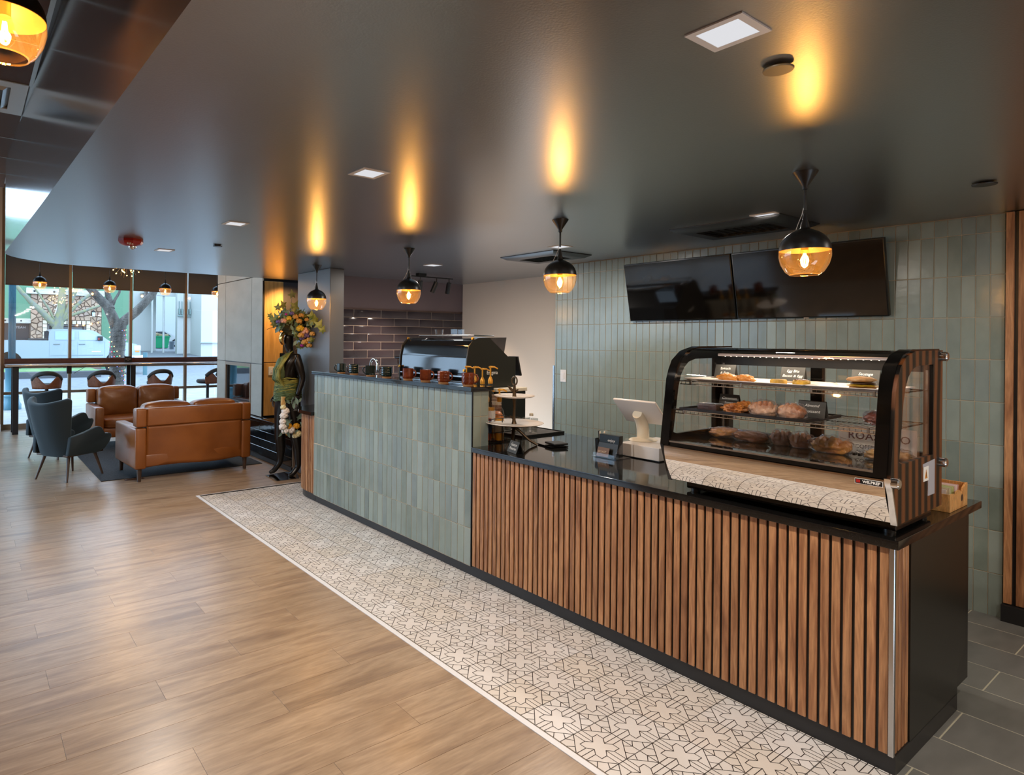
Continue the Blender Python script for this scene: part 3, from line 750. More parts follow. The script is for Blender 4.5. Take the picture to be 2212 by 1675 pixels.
# wall screens
def screen(y0, y1, label):
    t = thing('television', label, 'television', (5.15, (y0+y1)/2, 2.1), group='wall screens')
    zt, zb = 2.395, 1.867; xt, xb = 5.042, 5.155
    d = Vector((xb-xt, 0, zb-zt)); n = Vector((d.z, 0, -d.x)).normalized()      # towards the room
    if n.x > 0: n = -n
    c = Vector(((xt+xb)/2, (y0+y1)/2, (zt+zb)/2)); up = -d/2; sd = Vector((0, (y1-y0)/2-.003, 0))
    obj('casing', M().obox(c-n*.02, sd, up, n*.018, b=.004), X['black_panel'], t)
    obj('screen', M().obox(c+n*.0005, sd*.985, up*.965, n*.0015), mk('dark_screen_glass', '0a0908', .06, spec=.9), t)
    obj('badge', M().obox(c-up*1.0+n*.002, Vector((0, .018, 0)), up*.012, n*.002), X['chrome'], t)
    obj('wall_bracket', M().box(5.13, 5.200, (y0+y1)/2-.15, (y0+y1)/2+.15, 2.08, 2.26), X['black'], t)
screen(1.597, 2.635, 'right one of the two dark wall screens, in front of which the nearest globe hangs')
screen(2.639, 3.65, 'left one of the two dark wall screens on the green tile')
# ------------------------------------------------------------------ counter
KX, FX = 2.952, 2.932
ct = thing('service_counter', 'long service counter clad in walnut slats with black end panel', 'counter', (3.4, 2.1, 0))
obj('carcass', M().box(2.946, 3.95, .90, 3.36, .075, .884), X['black'], ct)
obj('kick_plate', M().box(KX, 3.72, .883, 3.36, 0, .078), X['black_kick'], ct)
obj('end_panel', M().prism([(3.105, .076), (3.72, .076), (3.72, .185), (3.80, .235), (3.835, .27), (3.835, .884), (3.105, .884)], 'y', .883, .9), X['black_panel'], ct)
sm_ = M().box(-.010, 0, 0, .0300, .078, .884, b=.0015).mesh('slat'); sm_.materials.append(X['walnut'])
y = .905
while y < 3.355: piece('slat', sm_, (2.946, y, 0), ct); y += .0417
se = M().box(0, .0285, 0, -.010, .078, .884, b=.0015).mesh('slat'); se.materials.append(X['walnut'])
for k in range(4): piece('slat', se, (2.958+k*.0375, .898, 0), ct)
obj('corner_trim', M().box(2.926, 2.945, .883, .902, .078, .884, b=.002), X['steel'], ct)
bc = thing('rear_counter', 'black base cabinets behind the raised bar wall', 'counter', (3.55, 5.2, 0))
obj('carcass', M().box(3.10, 3.95, 3.365, 5.82, .078, .884).box(3.456, 3.95, 5.82, 6.38, .078, .884).box(3.60, 3.95, 6.38, 7.04, .078, .884), X['black'], bc)
obj('kick_plate', M().box(3.10, 3.72, 3.365, 5.82, 0, .077).box(3.46, 3.72, 5.82, 6.38, 0, .077).box(3.60, 3.72, 6.38, 7.04, 0, .077), X['black_kick'], bc)
wt = thing('granite_worktop', 'black speckled granite worktop of the long counter', 'worktop', (3.4, 2.1, .885))
g = M().box(2.912, 4.02, .868, 3.345, .885, .92, b=.003, seg=2)
g.box(3.095, 4.02, 3.345, 5.82, .885, .92, b=.003, seg=2).box(3.456, 4.02, 5.82, 6.385, .885, .92).box(3.60, 4.02, 6.385, 7.04, .885, .92)
o = obj('slab', g, X['granite'], wt)
# speckles as bright flecks in the granite
nt = X['granite'].node_tree; bs = nt.nodes['Principled BSDF']
tc = node(nt, 'ShaderNodeTexCoord'); vo = node(nt, 'ShaderNodeTexVoronoi'); vo.inputs['Scale'].default_value = 260
nt.links.new(tc.outputs['Object'], vo.inputs['Vector'])
rp = ramp(nt, [(0, (.5, .48, .42, 1)), (.09, (.05, .048, .04, 1)), (.2, (.006, .006, .006, 1))]); nt.links.new(vo.outputs['Distance'], rp.inputs[0])
v2 = node(nt, 'ShaderNodeTexVoronoi'); v2.inputs['Scale'].default_value = 60; nt.links.new(tc.outputs['Object'], v2.inputs['Vector'])
r2 = ramp(nt, [(0, (.6, .58, .5, 1)), (.03, (0, 0, 0, 1))]); nt.links.new(v2.outputs['Distance'], r2.inputs[0])
mx = node(nt, 'ShaderNodeMix', data_type='RGBA', blend_type='ADD'); mx.inputs[0].default_value = .5
nt.links.new(rp.outputs[0], mx.inputs[6]); nt.links.new(r2.outputs[0], mx.inputs[7]); nt.links.new(mx.outputs[2], bs.inputs['Base Color'])

# raised bar wall in stacked green tile
bw = thing('bar_wall', 'raised bar wall faced with stacked sage green tiles', 'bar', (3.0, 4.6, 0))
BY0, BY1 = 3.362, 5.82
obj('wall_core', M().box(FX+.002, 3.09, BY0+.002, BY1, .07, 1.312), X['grout'], bw)
obj('kick_plate', M().box(KX, 3.09, BY0-.002, BY1, 0, .072), X['black_kick'], bw)
def tl(axis, w, h):
    m = M()
    if axis == 'y': m.box(0, .012, .0020, w-.0020, .0018, h-.0018, b=.0018)
    else: m.box(.0016, w-.0016, 0, .012, .0018, h-.0018, b=.0018)
    me = m.mesh('wall_tile'); me.materials.append(X['green_tile']); return me
rows = [(.072, .266), (.338, .266), (.604, .268), (.872, .258), (1.13, .18)]
for z, h in rows:
    me = tl('y', .0722, h); n = 34
    for k in range(n):
        piece('wall_tile', me, (FX-random.uniform(0, .0015), BY0+.004+.0722*k, z), bw)
    mx_ = tl('x', .0745, h)
    for k in range(2): piece('wall_tile', mx_, (FX+.008+.0745*k, BY0-random.uniform(0, .001), z), bw)
obj('corner_trim', M().box(FX-.002, FX+.008, BY0-.002, BY0+.004, .07, 1.312), X['black'], bw)
bt = thing('granite_ledge', 'narrow black granite ledge on top of the green tiled bar wall', 'worktop', (3.0, 4.6, 1.312))
obj('slab', M().box(2.902, 3.118, BY0-.022, BY1+.012, 1.312, 1.343, b=.002, seg=2), X['granite'], bt)

# low curved end counter
lc = thing('curved_end_counter', 'low rounded counter end with walnut slats and black top beyond the green bar wall', 'counter', (3.2, 6.2, 0))
def cpath(off, n=16):
    """plan curve of the end: straight then a quarter ellipse up to the column"""
    P = [(2.946-off, 5.825)]
    P += [(3.45-(.504+off)*math.cos(t), 6.0+(.50+off)*math.sin(t)) for t in [PI/2*i/n for i in range(n+1)]]
    return P
body = cpath(0)+[(3.45, 5.825)]
kb = cpath(-.006)+[(3.45, 5.825)]
obj('carcass', M().prism(body, 'z', .078, .884), X['black'], lc)
obj('kick_plate', M().prism(kb, 'z', 0, .078), X['black_kick'], lc)
P = [Vector((a, b, 0)) for a, b in cpath(0, 40)]
L = [0]
for a, b in zip(P, P[1:]): L.append(L[-1]+(b-a).length)
s = .006; cs = M().box(-.014, .0, -.013, .013, .078, .884, b=.0015).mesh('slat'); cs.materials.append(X['walnut'])
while s < L[-1]-.02:
    i = max(k for k in range(len(L)) if L[k] <= s); i = min(i, len(P)-2); f = (s-L[i])/(L[i+1]-L[i]); q = P[i].lerp(P[i+1], f); d = (P[i+1]-P[i]).normalized()
    ang = math.atan2(d.x, d.y)
    piece('slat', cs, (q.x, q.y, 0), lc, rot=(0, 0, -ang)); s += .039
top = []+[(3.45-(.554)*math.cos(t), 6.02+(.53)*math.sin(t)) for t in [PI/2*i/16 for i in range(17)]]+[(3.45, 5.825), (2.896, 5.825)]
obj('slab', M().prism([p for p in top], 'z', .885, .92), X['granite'], lc)
# ------------------------------------------------------------------ display case
def text_on(s, size, mat, pos, right, up, parent, **k):
    r = Vector(right).normalized(); u = Vector(up).normalized(); n = r.cross(u)
    e = Matrix((r, u, n)).transposed().to_euler()
    return text(s, size, mat, Vector(pos)+n*.0012, e, parent, **k)
m, nt, bs = nt_new('zebra_wood_veneer')
v = coords(nt, (1, 1, 1), False); wv = node(nt, 'ShaderNodeTexWave'); wv.bands_direction = 'X'; wv.inputs['Scale'].default_value = 4.0; wv.inputs['Distortion'].default_value = 1.6; wv.inputs['Detail'].default_value = 1; wv.inputs['Detail Scale'].default_value = .6
nt.links.new(v, wv.inputs['Vector']); r_ = ramp(nt, [(0, srgb('070504')), (.36, srgb('0a0705')), (.46, srgb('4a2a14')), (1, srgb('6b3d1c'))])
nt.links.new(wv.outputs[0], r_.inputs[0]); nt.links.new(r_.outputs[0], bs.inputs['Base Color']); bs.inputs['Roughness'].default_value = .38; bs.inputs['Specular IOR Level'].default_value = .3
X['zebra'] = m
X['deck'] = mk('dark_mirror_deck', '8b8a7e', .04, .9)
dc = thing('display_case', 'countertop glass pastry display case with zebra wood sides', 'display case', (3.3, 1.41, .92))
YA, YB = .911, 1.91
prof = [(3.04, .949), (2.964, 1.144), (3.013, 1.482), (3.032, 1.53), (3.062, 1.58), (3.132, 1.625), (3.238, 1.647), (3.585, 1.65), (3.585, .955)]
inn = [(3.09, 1.19), (3.055, 1.20), (3.10, 1.44), (3.122, 1.50), (3.152, 1.54), (3.195, 1.57), (3.26, 1.585), (3.46, 1.588), (3.46, 1.193)]
for y0, y1 in ((YA, YA+.018), (YB-.018, YB)):
    sp_ = obj('side_panel', M().ring(prof, inn, 'y', y0, y1), X['zebra'] if y0 < 1 else X['black_gloss'], dc)
    obj('side_glass', M().prism(inn, 'y', (y0+y1)/2-.002, (y0+y1)/2+.002), X['glass'], sp_)
def band(y0, y1):
    m = M(); P = prof[1:8]
    A = []
    for i, (a, b) in enumerate(P):
        p0 = Vector(P[max(i-1, 0)]); p1 = Vector(P[min(i+1, len(P)-1)]); d = (p1-p0).normalized(); n = Vector((-d.y, d.x))
        A.append((Vector((a, b))+n*.006, Vector((a, b))-n*.012))
    V = [[m.bm.verts.new((q.x, y, q.y)) for q in pr for y in (y0, y1)] for pr in A]
    for u, v_ in zip(V, V[1:]):
        m._f([u[0], u[1], v_[1], v_[0]]); m._f([u[2], v_[2], v_[3], u[3]]); m._f([u[0], v_[0], v_[2], u[2]]); m._f([u[1], u[3], v_[3], v_[1]])
    m._f([V[0][0], V[0][2], V[0][3], V[0][1]]); m._f([V[-1][0], V[-1][1], V[-1][3], V[-1][2]])
    return m
for y0, y1 in ((YA+.012, YA+.058), (YB-.05, YB-.01)): obj('curved_rim', band(y0, y1), X['black_gloss'], dc)
obj('lower_rim', M().prism([(3.034, .949), (2.958, 1.144), (2.966, 1.147), (3.042, .952)], 'y', YA-.002, YA+.02), X['chrome'], dc)
# curved front glass
gp = [(2.972, 1.165), (3.013, 1.482), (3.028, 1.525), (3.045, 1.556), (3.075, 1.59), (3.11, 1.613), (3.15, 1.63), (3.19, 1.64), (3.238, 1.645), (3.462, 1.649)]
gm = M()
gm.grid(lambda u, v: Vector((gp[round(u*9)][0], YA+.04+(YB-YA-.08)*v, gp[round(u*9)][1])), 9, 1)
obj('front_glass', gm, X['glass'], dc, sm=60, norm=False)
obj('base_cabinet', M().prism([(3.05, .957), (2.98, 1.136), (3.57, 1.136), (3.57, .957)], 'y', YA+.018, YB-.018), X['black'], dc)
obj('mirror_front', M().grid(lambda u, v: Vector((3.040-.073*math.sin(u*PI/2), YA+.02+(YB-YA-.04)*v, .955+.182*u)), 16, 1), X['mirror'], dc, sm=60, norm=False)
obj('front_sill', M().box(2.967, 3.03, YA+.018, YB-.018, 1.138, 1.166, b=.003), X['black_gloss'], dc)
obj('sill_strip', M().box(2.964, 2.97, YA+.018, YB-.018, 1.16, 1.168), X['chrome'], dc)
obj('deck', M().box(3.03, 3.54, YA+.018, YB-.018, 1.136, 1.152), X['deck'], dc)
m = M()
for k in range(32): m.box(3.075, 3.108, 1.09+.022*k, 1.102+.022*k, 1.152, 1.156)
obj('air_slots', m, X['black'], dc, kind='stuff')
m = M()
for k in range(14): m.box(3.44, 3.47, 1.0+.022*k, 1.01+.022*k, 1.152, 1.158)
obj('rear_air_slots', m, X['black'], dc, kind='stuff')
obj('plinth', M().box(3.13, 3.56, YA+.03, YB-.05, .903, .957, b=.004), X['black_gloss'], dc)
for a, b in ((3.15, .97), (3.53, .97), (3.15, 1.82), (3.53, 1.82)): obj('foot', M().cyl((a, b, .891), (a, b, .905), .022, n=16), X['black'], dc)
obj('top_panel', M().box(3.46, 3.583, YA+.018, YB-.018, 1.632, 1.648, b=.003), X['black_gloss'], dc)
obj('light_bar', M().box(3.30, 3.335, YA+.03, YB-.12, 1.603, 1.616, b=.003), mk('light_bar_housing', 'b9b4ba', .3, .3), dc)
m = M()
for k in range(26): m.box(3.306, 3.31, 1.0+.03*k, 1.004+.03*k, 1.6005, 1.603)
ll = lamp('lamp', 'AREA', (3.315, 1.41, 1.597), 1.8, (1, .86, .68), .02, dc); ll.data.shape = 'RECTANGLE'; ll.data.size = .03; ll.data.size_y = .8  # light added to the bar to brighten the pastries
obj('led_dots', m, emis('led_dot_glow', 'fff3d8', 3), dc, kind='stuff')
rf = obj('rear_frame', M().box(3.53, 3.575, YA+.018, YB-.018, 1.55, 1.634).box(3.53, 3.575, YA+.018, YB-.018, 1.152, 1.185).box(3.53, 3.575, 1.845, 1.892, 1.185, 1.55).box(3.53, 3.575, .929, .965, 1.185, 1.55), X['black'], dc)
obj('centre_post', M().box(3.535, 3.57, 1.378, 1.43, 1.185, 1.55), X['black_gloss'], rf)
for a, b, x in ((.965, 1.43, 3.548), (1.378, 1.845, 3.56)): obj('sliding_door', M().box(x, x+.004, a, b, 1.185, 1.55), X['glass'], dc)
for y in (.945, 1.868): obj('shelf_standard', M().box(3.508, 3.522, y-.006, y+.006, 1.16, 1.56), X['steel'], dc)
def wire_shelf(x0, z):
    m = M(); y0, y1, x1 = .95, 1.88, 3.50
    for a, b in (((x0, y0, z), (x0, y1, z)), ((x1, y0, z), (x1, y1, z)), ((x0, y0, z), (x1, y0, z)), ((x0, y1, z), (x1, y1, z)), ((x0, y0, z-.016), (x0, y1, z-.016)), (((x0+x1)/2, y0, z-.004), ((x0+x1)/2, y1, z-.004))):
        m.cyl(a, b, .0028, n=6)
    k = y0+.02
    while k < y1:
        m.tube([(x0, k, z-.016), (x0+.004, k, z-.002), (x1, k, z-.002)], .0015, n=4); k += .0215
    o = obj('wire_shelf', m, X['chrome'], dc)
    for y in (y0+.06, 1.25, 1.56, y1-.06): obj('shelf_clip', M().box(x0-.005, x0+.004, y-.005, y+.005, z-.014, z+.008, b=.001), X['steel'], o)
wire_shelf(3.095, 1.47); wire_shelf(3.035, 1.322)
for x, z in ((2.983, 1.127), (3.56, 1.622), (3.56, 1.15)): obj('chrome_knob', M().cyl((x, YA, z), (x, YA-.022, z), .021, n=24).cyl((x, YA-.022, z), (x, YA-.026, z), .019, .016, n=24), X['chrome'], dc)
st_ = obj('instruction_sticker', M().prism([(3.335, 1.15), (3.335, 1.163), (3.485, 1.172), (3.485, 1.02), (3.40, 1.02), (3.40, 1.15)], 'y', YA-.0012, YA), mk('grey_sticker', 'a9a7ad', .5), dc)
wl = obj('warning_sticker', M().box(3.338, 3.402, YA-.002, YA-.0011, 1.088, 1.15), X['paper'], dc)
obj('warning_triangle', M().prism([(3.355, 1.10), (3.385, 1.10), (3.37, 1.138)], 'y', YA-.003, YA-.002), mk('warning_orange', 'c8801e', .5), wl)
obj('warning_mark', M().box(3.368, 3.372, YA-.0035, YA-.003, 1.108, 1.126), X['lettering_black'], wl)
# maker's badge on the mirror front
up = Vector((-.012, 0, .182)).normalized(); rt = Vector((0, -1, 0)); nn = rt.cross(up)
c = Vector((2.9655, .984, 1.118))
lb = obj('maker_badge', M().obox(c+nn*.0006, rt*.048, up*.011, nn*.0006), X['lettering_white'], dc)
obj('badge_field', M().obox(c+nn*.0014, rt*.0465, up*.0095, nn*.0003), X['black'], lb)
text_on('WILPREP', .0155, X['lettering_white'], c+nn*.0017+rt*.010, rt, up, lb, bold=.0004)
obj('badge_mark', M().obox(c+nn*.0018-rt*.036, rt*.007, up*.006, nn*.0002), X['red'], lb)
t = thing('white_card', 'white printed card standing at the rear right inside the glass case', 'card', (3.49, 1.12, 1.152))
obj('card', M().box(3.488, 3.491, .975, 1.285, 1.153, 1.285), X['paper'], t)
text_on('ROAST CO', .05, mk('plum_print', '6e4a45', .6), (3.4875, 1.12, 1.235), (0, -1, 0), (0, 0, 1), t)
text_on('COFFEE, TEA', .026, mk('grey_print', '55504c', .6), (3.4875, 1.14, 1.185), (0, -1, 0), (0, 0, 1), t)

def card(x, y, z, lines, label, w=.11, h=.068, rz=0, size=.0185, group='chalkboard tent cards in the display case', deep=.022):
    t = thing('chalkboard_card', label, 'sign', (x, y, z), group=group)
    m = M(); th = math.atan2(deep, h)
    def P(a, b, c): return Vector((a, b, c))
    m.obox((-deep/2, 0, h/2), (0, w/2, 0), Vector((deep/2, 0, h/2)), (.0007, 0, -.0004))
    m.obox((deep/2, 0, h/2), (0, w/2, 0), Vector((-deep/2, 0, h/2)), (.0007, 0, .0004))
    me = m.mesh('tent_card', sm=0); me.materials.append(X['chalk'])
    o = bpy.data.objects.new('tent_card', me); COL.objects.link(o); o.parent = t
    upv = Vector((deep, 0, h)).normalized()
    for i, ln in enumerate(lines):
        p = Vector((-deep, 0, 0))+upv*(h*(.74-.36*i))+Vector((-.0012, 0, .0006))
        r = Vector((0, -1, 0)); n = r.cross(upv); e = Matrix((r, upv, n)).transposed().to_euler()
        c = bpy.data.curves.new('chalk_lettering', 'FONT'); c.body = ln; c.size = size; c.align_x = 'CENTER'; c.align_y = 'CENTER'; c.shear = .25; c.extrude = .0001; c.resolution_u = 2; c.materials.append(X['chalk_ink'])
        q = bpy.data.objects.new('chalk_lettering', c); COL.objects.link(q); q.parent = t; q.location = p; q.rotation_euler = e; solid(q)
    t.rotation_euler = (0, 0, rz); return t
card(3.36, 1.775, 1.487, ['Spinach', '& Feta'], 'chalkboard card reading Spinach and Feta, behind the long pastry on the top shelf')
card(3.37, 1.44, 1.487, ['Egg Bits', 'Bacon & Egg'], 'chalkboard card reading Egg Bits, behind the egg bites on the top shelf')
card(3.38, 1.135, 1.487, ['Sausage', 'Cheddar'], 'chalkboard card reading Sausage, behind the muffin sandwich on the top shelf')
card(3.24, 1.69, 1.338, ['Cinnamon', 'Scone'], 'chalkboard card reading Cinnamon Scone on the middle shelf', w=.10)
card(3.15, 1.265, 1.338, ['Almond', 'Croissant'], 'chalkboard card reading Almond on the middle shelf', w=.115, h=.075)
card(3.03, 3.03, .921, ['Gaston', 'Pastries'], 'grey chalkboard card reading Gaston Pastries under the tiered stand', w=.125, h=.075, rz=-.28, size=.028, group='chalkboard card on the counter', deep=.03)

# ---- food
def pastry(name, colr, c2, sc=14, rough=.4, coat=.25): return mk(name, colr, rough, nz=(c2, sc), bp=(75, .9, .005), coat=coat)
F = dict(gold=pastry('golden_pastry', 'e09a40', 'b06a24'), brown=pastry('brown_crust', 'cf8a50', '985a2c'), sugar=pastry('sugar_dusted_crust', 'd8b294', '9a6240', 14), scone=pastry('scone_crust', 'b4702f', '7c4318', 20), choc=pastry('chocolate_cake', '3c2018', '25120d'), egg=pastry('egg_bite_yellow', 'd9aa2a', '9f7c22', 30), muffin=pastry('english_muffin', 'd8b486', 'b07c42', 12, .7, 0), pale=pastry('pale_bread', 'd7a866', 'a8692c', 9), cherry=pastry('glazed_cherry', '7c3a1c', '4a160e', 12, .25, .6))
wrap = thin_glass('cling_wrap', (.96, .96, .96, 1), 1.5, .12, .04)
wn = wrap.node_tree; gl_ = [n for n in wn.nodes if n.type == 'BSDF_GLOSSY'][0]
_n = node(wn, 'ShaderNodeTexNoise'); _n.inputs['Scale'].default_value = 55; _bb = node(wn, 'ShaderNodeBump'); _bb.inputs['Strength'].default_value = .9; _bb.inputs['Distance'].default_value = .02
wn.links.new(_n.outputs['Fac'], _bb.inputs['Height']); wn.links.new(_bb.outputs[0], gl_.inputs['Normal'])
def plate(x0, x1, y0, y1, z, label):
    t = thing('serving_platter', label, 'plate', ((x0+x1)/2, (y0+y1)/2, z), group='white platters on the top shelf')
    m = M(); e = .02
    m.prism([(x0+e, y0+e), (x1-e, y0+e), (x1-e, y1-e), (x0+e, y1-e)], 'z', z+.001, z+.005)
    A = [(x0+e, y0+e), (x1-e, y0+e), (x1-e, y1-e), (x0+e, y1-e)]; B = [(x0, y0), (x1, y0), (x1, y1), (x0, y1)]
    for k in range(4):
        j = (k+1) % 4; m.quad((*A[k], z+.001), (*A[j], z+.001), (*B[j], z+.013), (*B[k], z+.013)); m.quad((*A[k], z+.005), (*A[j], z+.005), (*B[j], z+.016), (*B[k], z+.016)); m.quad((*B[k], z+.013), (*B[j], z+.013), (*B[j], z+.016), (*B[k], z+.016))
    obj('platter', m, X['white_plastic'], t)
plate(3.10, 3.43, 1.285, 1.86, 1.471, 'long white platter at the left of the top shelf under the egg bites')
plate(3.10, 3.43, .965, 1.275, 1.471, 'white platter at the right of the top shelf under the muffin sandwich')
t = thing('paper_napkin', 'white folded paper under the long pastry', 'napkin', (3.16, 1.77, 1.476)); obj('sheet', M().obox((3.165, 1.77, 1.482), (.05, .01, .004), (-.012, .07, -.002), (0, 0, .0006)), X['paper'], t)
def loaf(name, c, r, m, label, cat='pastry', group='pastries on the display shelves', rz=0, amp=.22, fr=2.2, seed=1, seg=0, wrapped=False, flat=-.35):
    t = thing(name, label, cat, c, group=group)
    b = M().blob((0, 0, r[2]*.8), r, 44, 26, amp, fr, seed)
    for v in b.bm.verts:
        if v.co.z < 0: v.co.z = 0
        if seg: 
            k = math.sin(v.co.y/r[1]*seg*PI); v.co.z *= 1-.22*max(0, k)**2; v.co.x *= 1-.14*max(0, k)**2
    b.xf(Matrix.Rotation(rz, 4, 'Z')); me = b.mesh('crust', sm=60); me.materials.append(m)
    o = bpy.data.objects.new('crust', me); COL.objects.link(o); o.parent = t
    if wrapped:
        w = M().blob((0, 0, r[2]*.8), (r[0]*1.09+.003, r[1]*1.12+.003, r[2]*1.08+.003), 26, 14, amp*1.3, fr*2, seed+3)
        for v in w.bm.verts:
            if v.co.z < .0005: v.co.z = .0005
        w.xf(Matrix.Rotation(rz, 4, 'Z')); me = w.mesh('plastic_wrap', sm=60); me.materials.append(wrap)
        o = bpy.data.objects.new('plastic_wrap', me); COL.objects.link(o); o.parent = t
    return t
loaf('spinach_pastry', (3.185, 1.675, 1.478), (.03, .06, .022), F['gold'], 'golden twisted spinach pastry, left piece on the white paper', rz=-.25, seg=6, seed=2)
loaf('spinach_pastry', (3.195, 1.59, 1.478), (.033, .045, .021), F['gold'], 'golden cut spinach pastry, right piece showing its filling', rz=-.1, seg=4, seed=5, amp=.35)
def puck(name, c, r, h, m, label, **k):
    t = thing(name, label, 'food', c, group='food on the top shelf')
    obj(name.split('_')[0]+'_cake', M().lathe([(0, c[2]), (r*.94, c[2]), (r, c[2]+h*.25), (r*1.02, c[2]+h*.7), (r*.9, c[2]+h), (0, c[2]+h*1.04)], (c[0], c[1], 0), 24), m, t)
    return t
puck('egg_bite', (3.19, 1.43, 1.477), .036, .024, F['egg'], 'plain yellow egg bite on the white platter')
e2 = puck('egg_bite', (3.18, 1.325, 1.477), .036, .026, F['egg'], 'yellow egg bite topped with bacon bits on the white platter')
m = M(); rr_ = random.Random(3)
for k in range(9): m.blob((3.18+rr_.uniform(-.022, .022), 1.325+rr_.uniform(-.022, .022), 1.503), (.006, .008, .004), 8, 6)
obj('bacon_bits', m, F['cherry'], e2)
t = thing('muffin_sandwich', 'english muffin sandwich with cheese and egg on the right platter', 'sandwich', (3.18, 1.08, 1.477))
def rnd_disc(x, y, z, r, h, mt, nm, amp=.08, sd=1):
    m = M().blob((x, y, z+h/2), (r, r, h*.62), 28, 12, amp, 3, sd); obj(nm, m, mt, t, sm=60)
rnd_disc(3.18, 1.08, 1.477, .050, .016, F['muffin'], 'lower_bun'); rnd_disc(3.178, 1.082, 1.489, .056, .010, F['egg'], 'egg_layer', .2, 3)
rnd_disc(3.182, 1.078, 1.499, .048, .010, F['choc'], 'sausage_patty', .1, 4); rnd_disc(3.178, 1.085, 1.509, .054, .022, F['muffin'], 'upper_bun', .1, 5)
t = thing('black_tray', 'black serving tray on the middle shelf under the croissants', 'tray', (3.2, 1.53, 1.326))
obj('tray', M().box(3.02, 3.38, 1.24, 1.83, 1.326, 1.331, b=.002).ring([(3.015, 1.235), (3.385, 1.235), (3.385, 1.835), (3.015, 1.835)], [(3.024, 1.244), (3.376, 1.244), (3.376, 1.826), (3.024, 1.826)], 'z', 1.326, 1.339), X['black'], t)
obj('paper_liner', M().box(3.19, 3.36, 1.26, 1.42, 1.332, 1.3335), X['paper'], t)
t = thing('chocolate_cake', 'wrapped dark chocolate cake slab at the left of the middle shelf', 'cake', (3.045, 1.69, 1.332), group='pastries on the display shelves')
obj('slab', M().box(3.025, 3.095, 1.645, 1.745, 1.333, 1.366, b=.007, seg=2), F['choc'], t); obj('plastic_wrap', M().box(3.02, 3.1, 1.64, 1.75, 1.332, 1.37, b=.01, seg=2), wrap, t)
loaf('cinnamon_scone', (3.055, 1.575, 1.332), (.036, .05, .026), F['scone'], 'rough brown cinnamon scone in front on the tray', amp=.4, fr=4, seed=7)
loaf('cinnamon_scone', (3.125, 1.555, 1.332), (.036, .05, .03), F['scone'], 'rough golden cinnamon scone just behind the front one', amp=.4, fr=4, seed=9)
loaf('almond_croissant', (3.06, 1.435, 1.332), (.038, .058, .040), F['sugar'], 'wrapped sugared croissant, left of the two on the tray', seg=5, seed=4, wrapped=True, rz=.2)
loaf('almond_croissant', (3.06, 1.315, 1.332), (.04, .06, .038), F['sugar'], 'wrapped sugared croissant, right of the two on the tray before the Almond card', seg=5, seed=6, wrapped=True, rz=-.2)
loaf('cherry_danish', (3.21, 1.025, 1.326), (.05, .055, .032), F['cherry'], 'wrapped dark cherry danish alone at the right of the middle wire shelf', amp=.3, fr=3, seed=8, wrapped=True)
G2 = 'wrapped pastries on the case floor'
loaf('round_bun', (3.43, 1.81, 1.153), (.065, .085, .028), F['gold'], 'wrapped flat round bun at the left of the case floor', group=G2, seed=11, wrapped=True, amp=.25)
loaf('pastry_roll', (3.395, 1.655, 1.153), (.04, .085, .03), F['brown'], 'wrapped long brown pastry roll beside the round bun', group=G2, seed=12, wrapped=True, rz=.1)
loaf('wrapped_croissant', (3.42, 1.515, 1.153), (.04, .052, .042), F['sugar'], 'wrapped greyish sugared croissant, third from the left on the case floor', group=G2, seed=13, wrapped=True, seg=4, rz=.5)
loaf('wrapped_croissant', (3.415, 1.42, 1.153), (.042, .05, .042), F['brown'], 'wrapped striped brown croissant, fourth from the left on the case floor', group=G2, seed=14, wrapped=True, seg=4, rz=.3)
loaf('glossy_croissant', (3.385, 1.275, 1.153), (.05, .085, .042), F['gold'], 'large glossy golden croissant in clear wrap with bright glints', group=G2, seed=15, wrapped=True, seg=3)
loaf('braided_pastry', (3.36, 1.045, 1.153), (.06, .085, .032), F['pale'], 'wrapped pale braided pastry at the right of the case floor', group=G2, seed=16, wrapped=True, seg=5, amp=.3)

# the case stands on tall feet close to the counter edge: set it and all it holds to the unit's real size
KS = .963
for o in [q for q in COL.objects if q.parent is None and (q.name.startswith(('display_case', 'white_card', 'serving_platter', 'paper_napkin', 'egg_bite', 'muffin_sandwich', 'black_tray', 'chocolate_cake')) or q.get('group') in ('pastries on the display shelves', 'wrapped pastries on the case floor', 'chalkboard tent cards in the display case', 'food on the top shelf'))]:
    o.location = Vector((2.9275, .8773, .9759))+KS*(o.location-Vector((3.04, .911, .949))); o.scale = (KS, KS, KS)
ORD = ['first', 'second', 'third', 'fourth', 'fifth', 'sixth', 'seventh', 'eighth', 'ninth']
# ------------------------------------------------------------------ point of sale
t = thing('point_of_sale', 'white tablet point of sale terminal on a white cash box', 'payment terminal', (3.74, 2.45, .92))
obj('cash_box', M().box(3.545, 3.96, 2.29, 2.585, .925, 1.008, b=.006, seg=2), X['white_plastic'], t)
obj('drawer_gap', M().box(3.56, 3.94, 2.30, 2.575, .921, .926), X['black'], t)
obj('stand_base', M().lathe([(0, 1.008), (.10, 1.008), (.105, 1.012), (.09, 1.02), (.03, 1.026), (0, 1.026)], (0, 0, 0), 36).xf(Matrix.Translation((3.75, 2.545, 0)) @ Matrix.Diagonal((1, .82, 1, 1))), X['cream'], t)
obj('stand_column', M().tube([(3.755, 2.548, 1.02), (3.752, 2.547, 1.08), (3.735, 2.545, 1.13), (3.70, 2.54, 1.17), (3.668, 2.536, 1.192)], [.040, .040, .039, .037, .032], n=24), X['cream'], t)
tp, bp_ = Vector((3.60, 0, 1.287)), Vector((3.76, 0, 1.127)); d = tp-bp_; n = Vector((-d.z, 0, d.x)).normalized()
